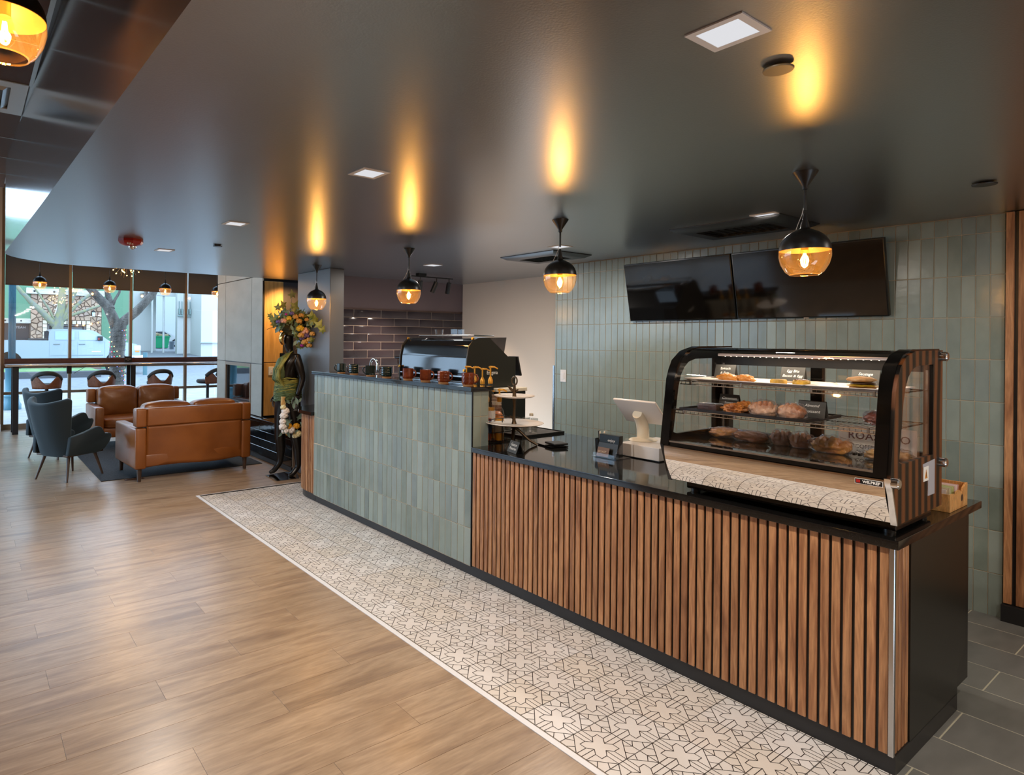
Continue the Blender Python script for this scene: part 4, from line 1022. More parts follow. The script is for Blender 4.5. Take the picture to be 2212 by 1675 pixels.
tb = obj('tablet_shell', M().obox(((tp+bp_)/2)+Vector((.012, 2.525, 0)), (0, .162, 0), d/2, Vector((d.z, 0, -d.x)).normalized()*.009, b=.008), X['white_plastic'], t)
obj('tablet_screen', M().obox(((tp+bp_)/2)+Vector((.012, 2.525, 0))+Vector((d.z, 0, -d.x)).normalized()*.0095, (0, .145, 0), d/2*.86, Vector((d.z, 0, -d.x)).normalized()*.0006), emis('tablet_screen_glow', 'bcd0e6', 1.1), tb)
obj('card_slot', M().obox(((tp+bp_)/2)+Vector((.003, 2.43, .05)), (0, .018, 0), d*.018, n*.0015), X['black'], tb)
# acrylic menu holder
t = thing('acrylic_organiser', 'clear acrylic organiser with dark cards beside the cash box', 'organiser', (3.42, 2.57, .92))
obj('acrylic_base', M().box(3.37, 3.52, 2.48, 2.665, .921, .925), X['glass'], t)
for y in (2.478, 2.665): obj('acrylic_side', M().prism([(3.37, .925), (3.36, .96), (3.50, 1.085), (3.53, 1.085), (3.52, .925)], 'y', y, y+.003), X['glass'], t)
obj('acrylic_lip', M().box(3.366, 3.369, 2.49, 2.655, .925, .95), X['glass'], t)
lt = mk('lettering_cream', 'cdb9a0', .6)
cd = obj('business_card', M().obox((3.384, 2.59, .957), (0, .045, 0), (.010, 0, .028), (.001, 0, 0)), mk('brown_card', '6f5648', .6), t)
text_on('ROAST', .02, lt, (3.380, 2.592, .958), (0, -1, 0), (.33, 0, .94), cd)
obj('dark_card', M().obox((3.41, 2.575, .972), (0, .075, 0), (.012, 0, .040), (.001, 0, 0)), X['black_panel'], t)
ob = obj('dark_box', M().box(3.43, 3.47, 2.50, 2.655, .926, 1.065, b=.002), X['black_panel'], t)
text_on('enjoy', .026, X['lettering_white'], (3.4285, 2.56, 1.03), (0, -1, 0), (0, 0, 1), ob, shear=.2)
t = thing('pen_cup', 'small black cup of pens behind the acrylic organiser', 'cup', (3.50, 2.70, .92))
obj('cup', M().lathe([(0, .922), (.030, .922), (.036, 1.02), (.033, 1.02), (.027, .926), (0, .926)], (3.50, 2.70, 0), 24), X['black'], t)
for i, (dx, dy, mt, r_) in enumerate(((.005, .012, 'black', .006), (-.008, -.004, 'cream', .005), (.012, -.012, 'cream', .005))):
    q = thing('pen', ('black pen with a broad cap leaning in the cup', 'white pen standing leftmost of two in the cup', 'white pen standing rightmost in the cup')[i], 'pen', (3.5+dx*.3, 2.70+dy*.3, .93), group='pens in the cup')
    obj('barrel', M().cyl((3.5+dx*.3, 2.7+dy*.3, .93), (3.5+dx*1.6, 2.7+dy*1.6, 1.07), r_, n=10), X[mt], q)
# phone-like card reader dock
t = thing('card_reader', 'flat black card reader on its dock on the granite top', 'card reader', (3.46, 3.06, .92))
obj('dock', M().box(-.075, .075, -.085, .085, .921, .931, b=.004, seg=2).xf(Matrix.Translation((3.45, 3.075, 0)) @ Matrix.Rotation(-.25, 4, 'Z')), X['black_gloss'], t)
obj('reader', M().box(-.06, .06, -.06, .06, .935, .95, b=.006, seg=2).xf(Matrix.Translation((3.46, 3.05, 0)) @ Matrix.Rotation(-.25, 4, 'Z')), X['black_kick'], t)
# wooden packet box
t = thing('sweetener_box', 'small wooden box of sweetener packets behind the case at the counter end', 'box', (3.72, .95, .92))
wd = wood('pale_carved_wood', ['c98d4e', 'dba566', 'b87b3e'], (3, 3, .6), 8, tone=.02)
bx0, bx1, by0, by1, bz = 3.60, 3.86, .885, 1.0, .921
wave = [(bx0, bz), (bx1, bz), (bx1, bz+.105), (bx1-.02, bz+.104), (bx1-.06, bz+.088), (bx1-.09, bz+.062), (bx1-.12, bz+.085), (bx1-.15, bz+.082), (bx1-.175, bz+.062), (bx1-.20, bz+.078), (bx0, bz+.08)]
for y in (by0, by1-.008): obj('side_board', M().prism(wave, 'y', y, y+.008), wd, t)
for x in (bx0, bx1-.008): obj('end_board', M().box(x, x+.008, by0+.008, by1-.008, bz, bz+(.08 if x == bx0 else .104)), wd, t)
obj('floor_board', M().box(bx0+.008, bx1-.008, by0+.008, by1-.008, bz, bz+.006), wd, t)
obj('hand_hole', M().cyl((3.775, by0-.0006, bz+.045), (3.775, by0, bz+.045), .016, n=20), X['dark_wood'], t)
pk = mk('packet_paper', 'd9d6cf', .6, rnd=['e3e0d8', 'c7d08a', 'd8a7b3', 'e9e6df'])
for i in range(9):
    q = thing('sweetener_packet', 'small paper sweetener packet, %s from the case side in the wooden box' % ORD[i], 'packet', (bx0+.03+i*.022, (by0+by1)/2, bz+.006), group='sweetener packets in the wooden box')
    o = obj('packet', M().obox((0, 0, .045), (.002, 0, 0), (0, .036, 0), (.004, 0, .045)), pk, None); o.parent = q

# ------------------------------------------------------------------ tiered stand, tray, rack
SX_, SY_ = 3.255, 3.27
t = thing('tiered_cake_stand', 'two-tier cake stand with white plates on a bronze branch stem', 'cake stand', (SX_, SY_, .92))
br = mk('antique_bronze', '5a4a38', .35, .85)
for nm, z, r in (('lower_plate', 1.066, .212), ('upper_plate', 1.262, .148)):
    obj(nm, M().lathe([(0, z), (r*.55, z-.002), (r*.9, z+.006), (r, z+.014), (r*.985, z+.018), (r*.88, z+.010), (r*.5, z+.004), (0, z+.005)], (SX_, SY_, 0), 56), X['white_plastic'], t, sm=60)
obj('stem', M().tube([(SX_, SY_, 1.04), (SX_-.002, SY_, 1.12), (SX_+.003, SY_, 1.2), (SX_, SY_, 1.26), (SX_, SY_, 1.36)], [.018, .011, .010, .015, .009], n=14).tube([(SX_, SY_, 1.262), (SX_, SY_, 1.285)], [.018, .010], n=14).tube([(SX_, SY_, 1.068), (SX_, SY_, 1.10)], [.020, .011], n=14), br, t)
obj('ring_handle', M().tube([(SX_, SY_+.026*math.sin(a), 1.383+.030*-math.cos(a)) for a in [2*PI*i/20 for i in range(20)]], .006, n=8, closed=True), br, t)
def leaf(mt, base, tip, w, nm, parent, sag=0):
    b, tp_ = Vector(base), Vector(tip); d = tp_-b; s = d.cross(Vector((1, .3, .2))).normalized()
    m = M().grid(lambda u, v: b+d*u+s*((v-.5)*2*w*math.sin(PI*min(.98, u+.02))**.8)+Vector((0, 0, -sag*u*u)), 6, 2)
    o = obj(nm, m, mt, parent, norm=False); o.modifiers.new('t', 'SOLIDIFY').thickness = .002; return o
leaf(br, (SX_, SY_+.005, 1.30), (SX_-.02, SY_+.05, 1.345), .012, 'leaf', t); leaf(br, (SX_, SY_-.005, 1.30), (SX_, SY_-.04, 1.325), .009, 'leaf', t); leaf(br, (SX_, SY_+.004, 1.105), (SX_, SY_+.045, 1.125), .01, 'leaf', t)
for a in (-.8, -2.45, .9): obj('leg', M().tube([(SX_, SY_, 1.05), (SX_+.04*math.cos(a), SY_+.04*math.sin(a), 1.02), (SX_+.11*math.cos(a), SY_+.11*math.sin(a), .955), (SX_+.165*math.cos(a), SY_+.165*math.sin(a), .926)], [.012, .011, .009, .008], n=10), br, t)
t = thing('bar_tray', 'black rectangular drainer tray lying on the granite behind the cake stand', 'tray', (3.75, 3.65, .92))
obj('tray', M().box(3.53, 4.0, 3.46, 3.83, .921, .927, b=.003).ring([(3.52, 3.45), (4.01, 3.45), (4.01, 3.84), (3.52, 3.84)], [(3.53, 3.46), (4.0, 3.46), (4.0, 3.83), (3.53, 3.83)], 'z', .921, .937), X['black'], t)
obj('mesh_mat', M().box(3.54, 3.99, 3.47, 3.82, .927, .931), mk('grey_mesh_mat', '55524f', .7, bp=(300, .8, .002)), t)
# glasses on the tray
gme = M().lathe([(0, 0), (.024, 0), (.030, .12), (.0285, .12), (.0225, .005), (0, .005)], (0, 0, 0), 20).mesh('tumbler', sm=60); gme.materials.append(thin_glass('tumbler_glass', (.93, .94, .93, 1), 1.5, .03, .10))
for i, (x, y) in enumerate(((3.60, 3.60), (3.66, 3.56), (3.72, 3.60), (3.67, 3.66), (3.74, 3.53), (3.61, 3.70))):
    q = thing('tall_glass', 'clear tall glass on the black tray, ' + ('back middle one', 'front left one', 'centre one', 'back right one', 'front right one', 'back left one')[i], 'glass', (x, y, .932), group='tall glasses on the black tray')
    o = bpy.data.objects.new('tumbler', gme); COL.objects.link(o); o.parent = q
q = thing('squat_bottle', 'small clear square bottle with white cap behind the cake stand', 'bottle', (3.80, 3.62, .932)); obj('body', M().lathe([(0, 0), (.034, 0), (.036, .07), (.02, .105), (.013, .115), (.013, .13)], (0, 0, 0), 20).xf(Matrix.Translation((3.80, 3.62, .932))), X['glass'], q); obj('cap', M().cyl((3.80, 3.62, 1.058), (3.80, 3.62, 1.078), .016, n=16), X['cream'], q)
# wire bottle rack and syrup bottles
t = thing('wire_bottle_rack', 'black wire rack holding syrup bottles behind the bar wall end', 'rack', (3.25, 3.55, .92))
m = M(); wx0, wx1, wy0, wy1 = 3.11, 3.36, 3.37, 3.85
for z in (.926, 1.0, 1.1): m.tube([(wx0, wy0, z), (wx1, wy0, z), (wx1, wy1, z), (wx0, wy1, z)], .003, n=6, closed=True)
for x in (wx0, (wx0+wx1)/2, wx1):
    for y in (wy0, wy1): m.cyl((x, y, .922), (x, y, 1.1), .003, n=6)
for k in range(8): m.cyl((wx0, wy0+.06*k+.03, .926), (wx1, wy0+.06*k+.03, .926), .002, n=5)
m.cyl(((wx0+wx1)/2, wy0, .926), ((wx0+wx1)/2, wy1, .926), .002, n=5)
obj('wire_frame', m, X['black'], t)
def syrup(x, y, hz, liquid, label, ph, mt='paper', rz=0, tall=.30):
    t = thing('syrup_bottle', label, 'bottle', (x, y, .93), group='syrup pump bottles by the bar wall')
    s = hz
    obj('glass_body', M().lathe([(0, .93), (.037, .932), (.038, .93+s*.62), (.034, .93+s*.72), (.016, .93+s*.86), (.0145, .93+s)], (x, y, 0), 24), X['glass'], t, sm=60)
    obj('syrup', M().lathe([(0, .934), (.034, .935), (.035, .93+s*.55), (0, .93+s*.55)], (x, y, 0), 24), liquid, t)
    obj('paper_label', M().lathe([(.0388, .93+s*.2), (.0388, .93+s*.5)], (x, y, 0), 24), X[mt] if isinstance(mt, str) else mt, t, norm=False)
    z = .93+s
    obj('pump_collar', M().lathe([(0, z-.012), (.018, z-.012), (.019, z+.015), (.012, z+.03), (.008, z+.04), (0, z+.04)], (x, y, 0), 18), X['pump'], t)
    obj('pump_spout', M().cyl((x, y, z+.03), (x, y, z+ph), .0062, n=10).tube([(x-.012*math.cos(rz), y-.012*math.sin(rz), z+ph), (x, y, z+ph+.004), (x+.03*math.cos(rz), y+.03*math.sin(rz), z+ph+.003), (x+.055*math.cos(rz), y+.055*math.sin(rz), z+ph-.01)], [.007, .009, .007, .005], n=10), X['pump'], t)
amb = mk('amber_syrup', 'a8661a', .15); hon = mk('honey_syrup', 'c98a22', .15); clr = mk('pale_syrup', 'b8a27c', .15); red_ = mk('red_syrup', '9a3418', .15)
syrup(3.25, 3.80, .43, amb, 'syrup bottle with gold pump, leftmost behind the last brown mug', .10, rz=-.6)
syrup(3.25, 3.70, .43, hon, 'syrup bottle with gold pump, second from the left above the bar top', .10, rz=-.6)
syrup(3.25, 3.61, .42, clr, 'syrup bottle with gold pump, third from the left above the bar top', .10, rz=-.6)
syrup(3.25, 3.52, .43, hon, 'syrup bottle with tall gold pump, nearest the bar wall end above the bar top', .11, rz=-.6)
blue = mk('blue_label', '2c4f86', .5)
syrup(3.17, 3.47, .30, red_, 'short syrup bottle with blue label right at the bar wall end', .075, blue, rz=-.6)
syrup(3.25, 3.42, .30, hon, 'short syrup bottle with gold pump in front of the wire rack', .075, rz=-.6)
t = thing('stoneware_jug', 'orange brown rounded jug behind the syrup bottles', 'jug', (3.42, 3.62, .921)); obj('jug_body', M().lathe([(0, .921), (.05, .921), (.055, .98), (.056, 1.03), (.048, 1.08), (.03, 1.11), (0, 1.12)], (3.42, 3.62, 0), 28), mk('terracotta_glaze', 'b06a35', .35), t, sm=60)
# stack of paper cups
for i in range(9):
    q = thing('paper_cup', 'brown paper cup, %s from the bottom of the nested paper stack' % ORD[i], 'cup', (3.58, 3.80, .921+.026*i), group='nested paper cups')
    if i == 0: cpm = M().lathe([(0, 0), (.030, 0), (.041, .092), (.043, .094), (.041, .097), (.039, .092), (.028, .004), (0, .004)], (0, 0, 0), 24).mesh('cup_wall', sm=60); cpm.materials.append(mk('kraft_cup', '8a6243', .6, rnd=['7a4f35', 'd8c8b0']))
    o = bpy.data.objects.new('cup_wall', cpm); COL.objects.link(o); o.parent = q
for i in range(7):
    q = thing('steel_cup', 'small grey metal cup, %s from the bottom of the metal cup stack' % ORD[i], 'cup', (3.50, 3.86, .921+.034*i), group='nested steel cups')
    if i == 0: cpm2 = M().lathe([(0, 0), (.026, 0), (.034, .07), (.036, .072), (.033, .072), (.025, .004), (0, .004)], (0, 0, 0), 20).mesh('cup_wall', sm=60); cpm2.materials.append(X['steel'])
    o = bpy.data.objects.new('cup_wall', cpm2); COL.objects.link(o); o.parent = q

# ------------------------------------------------------------------ mugs on the bar top
def mug(x, y, dark, style, label, hz, r=.045, h=.092):
    t = thing('mug', label, 'mug', (x, y, 1.343), group='dark green textured mugs on the bar top' if dark else 'brown textured mugs on the bar top')
    m = M(); nu = 48
    def R(u, v):
        base = r
        if style == 1: base += .0035*(abs(math.sin(u*PI*14))*abs(math.sin(v*PI*4)))
        elif style == 2: base += .0022*math.cos(u*2*PI*22)
        elif style == 3: base += .003*abs(math.sin(PI*(u*12+v*3)))*abs(math.sin(PI*(u*12-v*3)))
        else: base += .0015*math.cos(u*2*PI*8)
        return base*(.93+.07*min(1, v*5))
    m.grid(lambda u, v: Vector((x+R(u, v)*math.cos(2*PI*u), y+R(u, v)*math.sin(2*PI*u), 1.352+(h-.009)*v)), nu, 16, cu=True)
    m.lathe([(r-.0, 1.343+h), (r-.005, 1.343+h+.001), (r-.006, 1.36), (0, 1.36)], (x, y, 0), nu)
    obj('body', m, X['mug_g'] if dark else X['mug_b'], t, sm=60)
    obj('unglazed_foot', M().lathe([(0, 1.3435), (r*.84, 1.3435), (r*.90, 1.354), (0, 1.354)], (x, y, 0), 32), X['clay'], t)
    a = hz; d = Vector((math.cos(a), math.sin(a), 0)); c = Vector((x, y, 1.343))
    obj('handle', M().tube([c+d*(r-.004)+Vector((0, 0, h*.86)), c+d*(r+.018)+Vector((0, 0, h*.84)), c+d*(r+.029)+Vector((0, 0, h*.62)), c+d*(r+.026)+Vector((0, 0, h*.38)), c+d*(r+.006)+Vector((0, 0, h*.22)), c+d*(r-.006)+Vector((0, 0, h*.2))], .0055, n=10), X['mug_g'] if dark else X['mug_b'], t, sm=60)
X['mug_g'] = mk('dark_green_glaze', '12211f', .12, spec=.7); X['mug_b'] = mk('russet_brown_glaze', '54200e', .14, nz=('743315', 20), spec=.7); X['clay'] = mk('raw_clay', 'b98858', .7)
mg = [(5.40, 1, 0, 'ribbed dark green mug at the far left of the bar top', 2.2), (5.155, 1, 1, 'studded dark green mug, second from the left on the bar top', 2.2), (4.86, 1, 2, 'finely dotted dark green mug, third from the left, before the steel tap', 2.2), (4.59, 1, 1, 'studded dark green mug, fourth from the left, before the blender', 2.2),
      (4.265, 0, 0, 'plain ribbed brown mug, first of the brown ones', -1.1), (4.02, 0, 2, 'finely textured brown mug, second of the brown ones', -1.1), (3.79, 0, 1, 'scalloped brown mug, third of the brown ones', -1.1), (3.50, 0, 3, 'diamond-cut brown mug nearest the pump bottles', -.75)]
for y, dk, sty, lb, hz in mg: mug(3.01, y, dk, sty, lb, hz)

# ------------------------------------------------------------------ espresso machine
EX, EY, EL = 3.38, 3.95, .985
t = thing('espresso_machine', 'large black espresso machine with a curved back shield behind the mugs', 'espresso machine', (3.7, 4.45, .92))
side = [(EX+.0, .98), (EX-.004, 1.40), (EX+.0, 1.48), (EX+.004, 1.53), (EX+.026, 1.627), (EX+.075, 1.678), (EX+.13, 1.694), (EX+.25, 1.699), (EX+.47, 1.537), (EX+.565, 1.528), (EX+.563, 1.28), (EX+.52, 1.26), (EX+.50, .98)]
gun = mk('gunmetal_side_panel', '2d2c26', .4, .4)
for y in (EY, EY+EL-.012): obj('side_panel', M().prism(side, 'y', y, y+.012), gun, t)
shp = side[1:7]
def shf(u, v):
    k = u*(len(shp)-1); i = min(int(k), len(shp)-2); f = k-i
    a = Vector(shp[i]).lerp(Vector(shp[i+1]), f); return Vector((a.x+.012-.0, EY+.012+(EL-.024)*v, a.y-.004))
obj('back_shield', M().grid(shf, 20, 1), mk('blue_black_shield', '0b1017', .07, spec=.8), t, sm=60)
obj('body_core', M().prism([(EX+.03, .99), (EX+.03, 1.40), (EX+.06, 1.60), (EX+.13, 1.67), (EX+.25, 1.67), (EX+.46, 1.51), (EX+.46, 1.30), (EX+.30, 1.28), (EX+.30, .99)], 'y', EY+.012, EY+EL-.012), X['black'], t)
for z in (1.365, 1.32, 1.275): obj('trim_bar', M().box(EX-.002, EX+.008, EY+.02, EY+EL-.02, z, z+.010), X['steel'], t)
obj('lower_shield', M().box(EX+.008, EX+.02, EY+.012, EY+EL-.012, 1.0, 1.40), X['black_gloss'], t)
obj('cup_rail', M().tube([(EX+.10, EY+.02, 1.715), (EX+.32, EY+.02, 1.715), (EX+.32, EY+.8, 1.715), (EX+.10, EY+.8, 1.715)], .006, n=8, closed=True), X['steel'], t)
obj('smoked_hopper', M().prism([(EX+.26, 1.699), (EX+.48, 1.702), (EX+.46, 1.60), (EX+.45, 1.56), (EX+.26, 1.69)], 'y', EY+.03, EY+.25), thin_glass('smoked_plastic', (.3, .27, .27, 1), 1.5, .05, .05), t)
obj('tilted_display', M().obox((EX+.615, EY+.06, 1.45), Vector((.022, 0, -.085)), (0, .06, 0), (.008, 0, .002), b=.003), X['black_kick'], t)
for k in range(3): obj('group_head', M().cyl((EX+.52, EY+.2+.3*k, 1.28), (EX+.52, EY+.2+.3*k, 1.21), .035, n=24), X['chrome'], t)
obj('drip_tray', M().box(EX+.0, EX+.60, EY+.0, EY+EL, .955, .985, b=.004), X['steel'], t)
for a in (EX+.05, EX+.5):
    for b in (EY+.06, EY+EL-.06): obj('foot', M().cyl((a, b, .92), (a, b, .957), .02, n=14), X['chrome'], t)
for z, y in ((1.685, EY+.02), (1.685, EY+EL-.03), (1.42, EY+EL-.02), (1.42, EY+.02)): obj('brass_knob', M().cyl((EX+(.09 if z > 1.6 else .0), y, z), (EX+(.075 if z > 1.6 else -.015), y, z+.006), .012, n=14), X['brass'], t)
text_on('Enigma', .045, X['lettering_white'], (3.665, EY-.001, 1.40), (1, 0, 0), (0, 0, 1), t)
text_on('R', .07, X['lettering_white'], (EX-.004, 4.30, 1.352), (0, -1, 0), (0, 0, 1), t, sx=1.3)
q = thing('steel_measuring_cup', 'clear measuring cup on top of the espresso machine', 'cup', (3.52, 4.5, 1.722)); obj('cup_body', M().lathe([(0, 1.722), (.035, 1.722), (.042, 1.77), (.039, 1.77), (.033, 1.725)], (3.52, 4.5, 0), 20), X['glass'], q)
q = thing('clear_cube_jar', 'square clear jar on the top rail of the espresso machine', 'jar', (3.53, 4.25, 1.722)); obj('jar_body', M().box(3.49, 3.57, 4.2, 4.3, 1.723, 1.775, b=.005), X['glass'], q)
# blender and tap behind the mugs
t = thing('blender', 'blender with a clear jug behind the fourth dark mug', 'blender', (3.78, 5.45, .921))
obj('motor_base', M().box(3.70, 3.86, 5.37, 5.53, .921, 1.15, b=.02, seg=2), X['black'], t); obj('clear_jug', M().lathe([(.05, 1.15), (.075, 1.46), (.078, 1.48), (.073, 1.46), (.048, 1.155)], (3.78, 5.45, 0), 4), thin_glass('smoky_jug', (.75, .75, .78, 1), 1.5, .03, .08), t, sm=0)
obj('lid', M().box(3.71, 3.85, 5.38, 5.52, 1.475, 1.50, b=.01), X['black'], t)
t = thing('kitchen_tap', 'curved steel kitchen tap rising behind the dark mugs', 'tap', (3.5, 5.65, .92))
obj('spout', M().tube([(3.5, 5.65, .921), (3.5, 5.65, 1.38)]+[(3.5, 5.65-.07+.07*math.cos(a), 1.40+.07*math.sin(a)) for a in [PI*i/10 for i in range(11)]]+[(3.5, 5.51, 1.34)], .012, n=12), X['chrome'], t)
obj('lever', M().cyl((3.5, 5.67, 1.1), (3.46, 5.75, 1.16), .008, n=10), X['chrome'], t)
t = thing('counter_light_box', 'white pull-out shelf unit beside the espresso machine', 'shelf', (3.75, 3.9, .921))
obj('unit', M().box(3.66, 3.98, 3.86, 3.93, .921, 1.24, b=.004), X['black_panel'], t); obj('white_shelf_edge', M().box(3.655, 3.99, 3.85, 3.935, 1.24, 1.27, b=.003), X['cream'], t)
# ------------------------------------------------------------------ lounge furniture
rug = thing('rug', 'dark charcoal textured rug under the leather loveseats', 'rug', (2.27, 9.1, 0))
obj('pile', M().box(1.29, 3.245, 7.95, 10.9, .0005, .009, b=.002), X['rug'], rug)
vt = thing('floor_vent', 'small grey metal floor vent by the near loveseat leg', 'vent', (1.63, 7.86, 0)); obj('grille', M().box(1.53, 1.74, 7.83, 7.92, .0005, .004, b=.001), X['steel'], vt)
def put(me_m, nm, mt, root, sm=60, norm=True):
    me = me_m.mesh(nm, sm=sm, norm=norm); me.materials.append(mt); o = bpy.data.objects.new(nm, me); COL.objects.link(o); o.parent = root; return o
def cushion(x0, x1, y0, y1, z0, z1, puff=.03, seed=0, wr=.004):
    m = M(); nx, ny, nz = 22, 10, 12; c = Vector(((x0+x1)/2, (y0+y1)/2, (z0+z1)/2)); h = Vector(((x1-x0)/2, (y1-y0)/2, (z1-z0)/2))
    b = bmesh.ops.create_cube(m.bm, size=2); bmesh.ops.subdivide_edges(m.bm, edges=m.bm.edges, cuts=12, use_grid_fill=True)
    for v in m.bm.verts:
        p = v.co.copy(); k = 8
        L = (abs(p.x)**k+abs(p.y)**k+abs(p.z)**k)**(1/k); p = p/L
        q = Vector((p.x*h.x, p.y*h.y, p.z*h.z))
        q.y += math.copysign(puff, p.y)*(1-p.x**2)*(1-p.z**2)*(abs(p.y) > .5)
        q.z += math.copysign(puff*.6, p.z)*(1-p.x**2)*(1-p.y**2)*(abs(p.z) > .5)
        edge = (abs(p.x)+abs(p.z))/2
        q += Vector((0, 1, .3))*noise.noise(Vector((p.x*3+seed, p.z*5, seed)))*wr*3
        q += Vector((0, 1, 0))*math.sin((p.x*1.6+abs(p.z))*14+seed)*wr*max(0, abs(p.x)-.55)*2
        v.co = c+q
    return m
def loveseat(label, loc, rz, flip):
    t = thing('loveseat', label, 'sofa', (0, 0, 0), group='cognac leather loveseats')
    W2, D = .705, .90; yb = -.45; L_ = X['leather']
    put(M().box(-W2+.12, W2-.12, yb+.03, yb+D-.03, .17, .31, b=.012, seg=2), 'seat_base', L_, t)
    for s in (-1, 1):
        a, b = sorted((s*W2, s*(W2-.125)))
        put(M().box(a, b, yb+.01, yb+D, .15, .625, b=.022, seg=3), 'arm', L_, t)
        put(M().box(a+.004*(s < 0), b-.004*(s > 0), yb, yb+.15, .635, .852, b=.022, seg=3), 'back_post', L_, t)
    bk = put(M().box(-W2+.125, W2-.125, yb+.0, yb+.14, .645, .85, b=.018, seg=3), 'back_panel', L_, t)
    m = M().grid(lambda u, v: Vector(((u-.5)*2*(W2-.127), yb+.022+.012*math.sin(u*9+v*3)*(v)*(1-v)*3+.02*abs(u-.5)*(1-v), .165+.485*v+.012*(1-v)*math.sin(u*7))), 30, 12)
    put(m, 'back_skirt', L_, t, norm=False).modifiers.new('t', 'SOLIDIFY').thickness = .01
    put(M().box(-W2+.125, W2-.125, yb+.05, yb+.14, .17, .64), 'inner_back', X['dark_wood'], t)
    for s in (-1, 1):
        c = cushion(*sorted((s*.004, s*(W2-.13))), yb+.15, yb+.36, .44, .885, .045, seed=3+s+flip)
        put(c, 'back_cushion', L_, t)
    put(cushion(-W2+.13, W2-.13, yb+.24, yb+D+.0, .30, .455, .02, seed=9+flip), 'seat_cushion', L_, t)
    for a in (-W2+.06, W2-.06):
        for b in (yb+.07, yb+D-.06): put(M().cyl((a, b, .155), (a, b, .009 if b > 0 else .0), .030, .021, n=16), 'leg', X['dark_wood'], t)
    t.location = loc; t.rotation_euler = (0, 0, rz); return t
loveseat('cognac leather loveseat with its back to the viewer, nearer one on the rug edge', (2.27, 8.13, 0), .062, 0)
loveseat('cognac leather loveseat facing the viewer, farther one before the window bar', (2.265, 10.62, .0), PI+.0, 7)
def armchair(label, loc, rz):
    t = thing('armchair', label, 'armchair', (0, 0, 0), group='dark teal wing armchairs'); V_ = X['velvet']
    def sh(u, v):
        a = (u-.5)*2; w = .215+.085*v; k = abs(a)**3
        x = -.235-.19*v+(.05+.13*v)*k-.02*math.sin(v*PI)*(1-k); y = a*w*(1.0+.12*(1-k)*0)
        topz = .985-.075*math.cos(a*PI/2)**.7+.0*k-.03*(abs(a) > .97)
        return Vector((x, y, .29+(topz-.29)*v))
    o = put(M().grid(sh, 28, 20), 'back_shell', V_, t, norm=False)
    md = o.modifiers.new('t', 'SOLIDIFY'); md.thickness = .065; md.offset = 0
    bv = o.modifiers.new('b', 'BEVEL'); bv.width = .02; bv.segments = 3; bv.limit_method = 'ANGLE'; bv.angle_limit = 1.0
    prof_ = [(-.27, .31), (-.25, .52), (-.10, .555), (.04, .605), (.10, .612), (.145, .59), (.165, .545), (.175, .505), (.25, .515), (.30, .50), (.315, .465), (.28, .40), (.20, .33), (.08, .30)]
    for s in (-1, 1):
        m = M().prism(prof_, 'y', -.028, .028)
        bmesh.ops.bevel(m.bm, geom=list(m.bm.edges), offset=.012, segments=2, affect='EDGES', profile=.5)
        for v in m.bm.verts:
            f = (v.co.x+.27)/.58; v.co.y += s*(.255+.055*math.sin(min(1, f)*PI*.8)+.05*(v.co.z-.3))
        put(m, 'arm_wing', V_, t)
    put(cushion(-.24, .29, -.265, .265, .305, .44, .012, seed=4, wr=.001), 'seat_cushion', V_, t)
    put(M().box(-.25, .26, -.25, .25, .285, .315, b=.012, seg=2), 'seat_frame', X['dark_wood'], t)
    m = M()
    for zz, yy in ((.62, -.1), (.62, .1), (.78, -.06), (.78, .10), (.78, -.14)): m.blob((-.30-.19*(zz-.4), yy, zz), (.012, .014, .014), 8, 6)
    put(m, 'button', X['black'], t)
    for sx, sy in ((1, 1), (1, -1), (-1, 1), (-1, -1)): put(M().cyl((sx*.18, sy*.18, .295), (sx*.255, sy*.245, .0), .021, .0115, n=14), 'leg', X['dark_wood'], t)
    t.location = loc; t.rotation_euler = (0, 0, rz); return t
armchair('dark teal velvet wing armchair nearest the viewer, seen from behind', (1.03, 8.44, 0), .60)
armchair('dark teal velvet wing armchair with buttoned back, behind the nearer one', (1.07, 10.02, 0), .70)

# window bar and stools
wb = thing('window_bar', 'long dark wood window bar with a bright front edge along the shopfront', 'bar table', (2.9, 12.65, 0))
obj('top_board', M().box(.55, 5.7, 12.41, 12.97, 1.155, 1.188, b=.004), X['table_wood'], wb); obj('edge_strip', M().box(.55, 5.7, 12.397, 12.409, 1.16, 1.186, b=.003), X['steel'], wb)
obj('back_board', M().box(.55, 5.7, 12.975, 13.0, 1.155, 1.278, b=.003), X['table_wood'], wb)
for x in (.70, 2.56, 4.5):
    obj('leg', M().box(x-.045, x+.045, 12.53, 12.57, 0, 1.155, b=.003), X['black_kick'], wb); obj('leg', M().box(x-.045, x+.045, 12.87, 12.91, 0, 1.155, b=.003), X['black_kick'], wb)
sg = thing('counter_sign', 'small black sign with white print standing on the window bar', 'sign', (2.55, 12.9, 1.188)); obj('plate', M().box(2.475, 2.61, 12.895, 12.905, 1.188, 1.305, b=.002), X['black'], sg)
text_on('after hours', .022, X['lettering_white'], (2.543, 12.893, 1.255), (1, 0, 0), (0, 0, 1), sg); text_on('menu', .016, X['lettering_white'], (2.543, 12.893, 1.225), (1, 0, 0), (0, 0, 1), sg)
pb = thing('power_box', 'small black power box hanging under the window bar by the first mullion', 'power box', (1.55, 12.9, 1.0)); obj('box_body', M().box(1.50, 1.58, 12.84, 12.9, 1.0, 1.155, b=.004), X['black'], pb); obj('cable', M().tube([(1.58, 12.87, 1.0), (1.62, 12.9, 1.0), (1.85, 12.9, 1.14)], .005, n=6), X['steel'], pb)
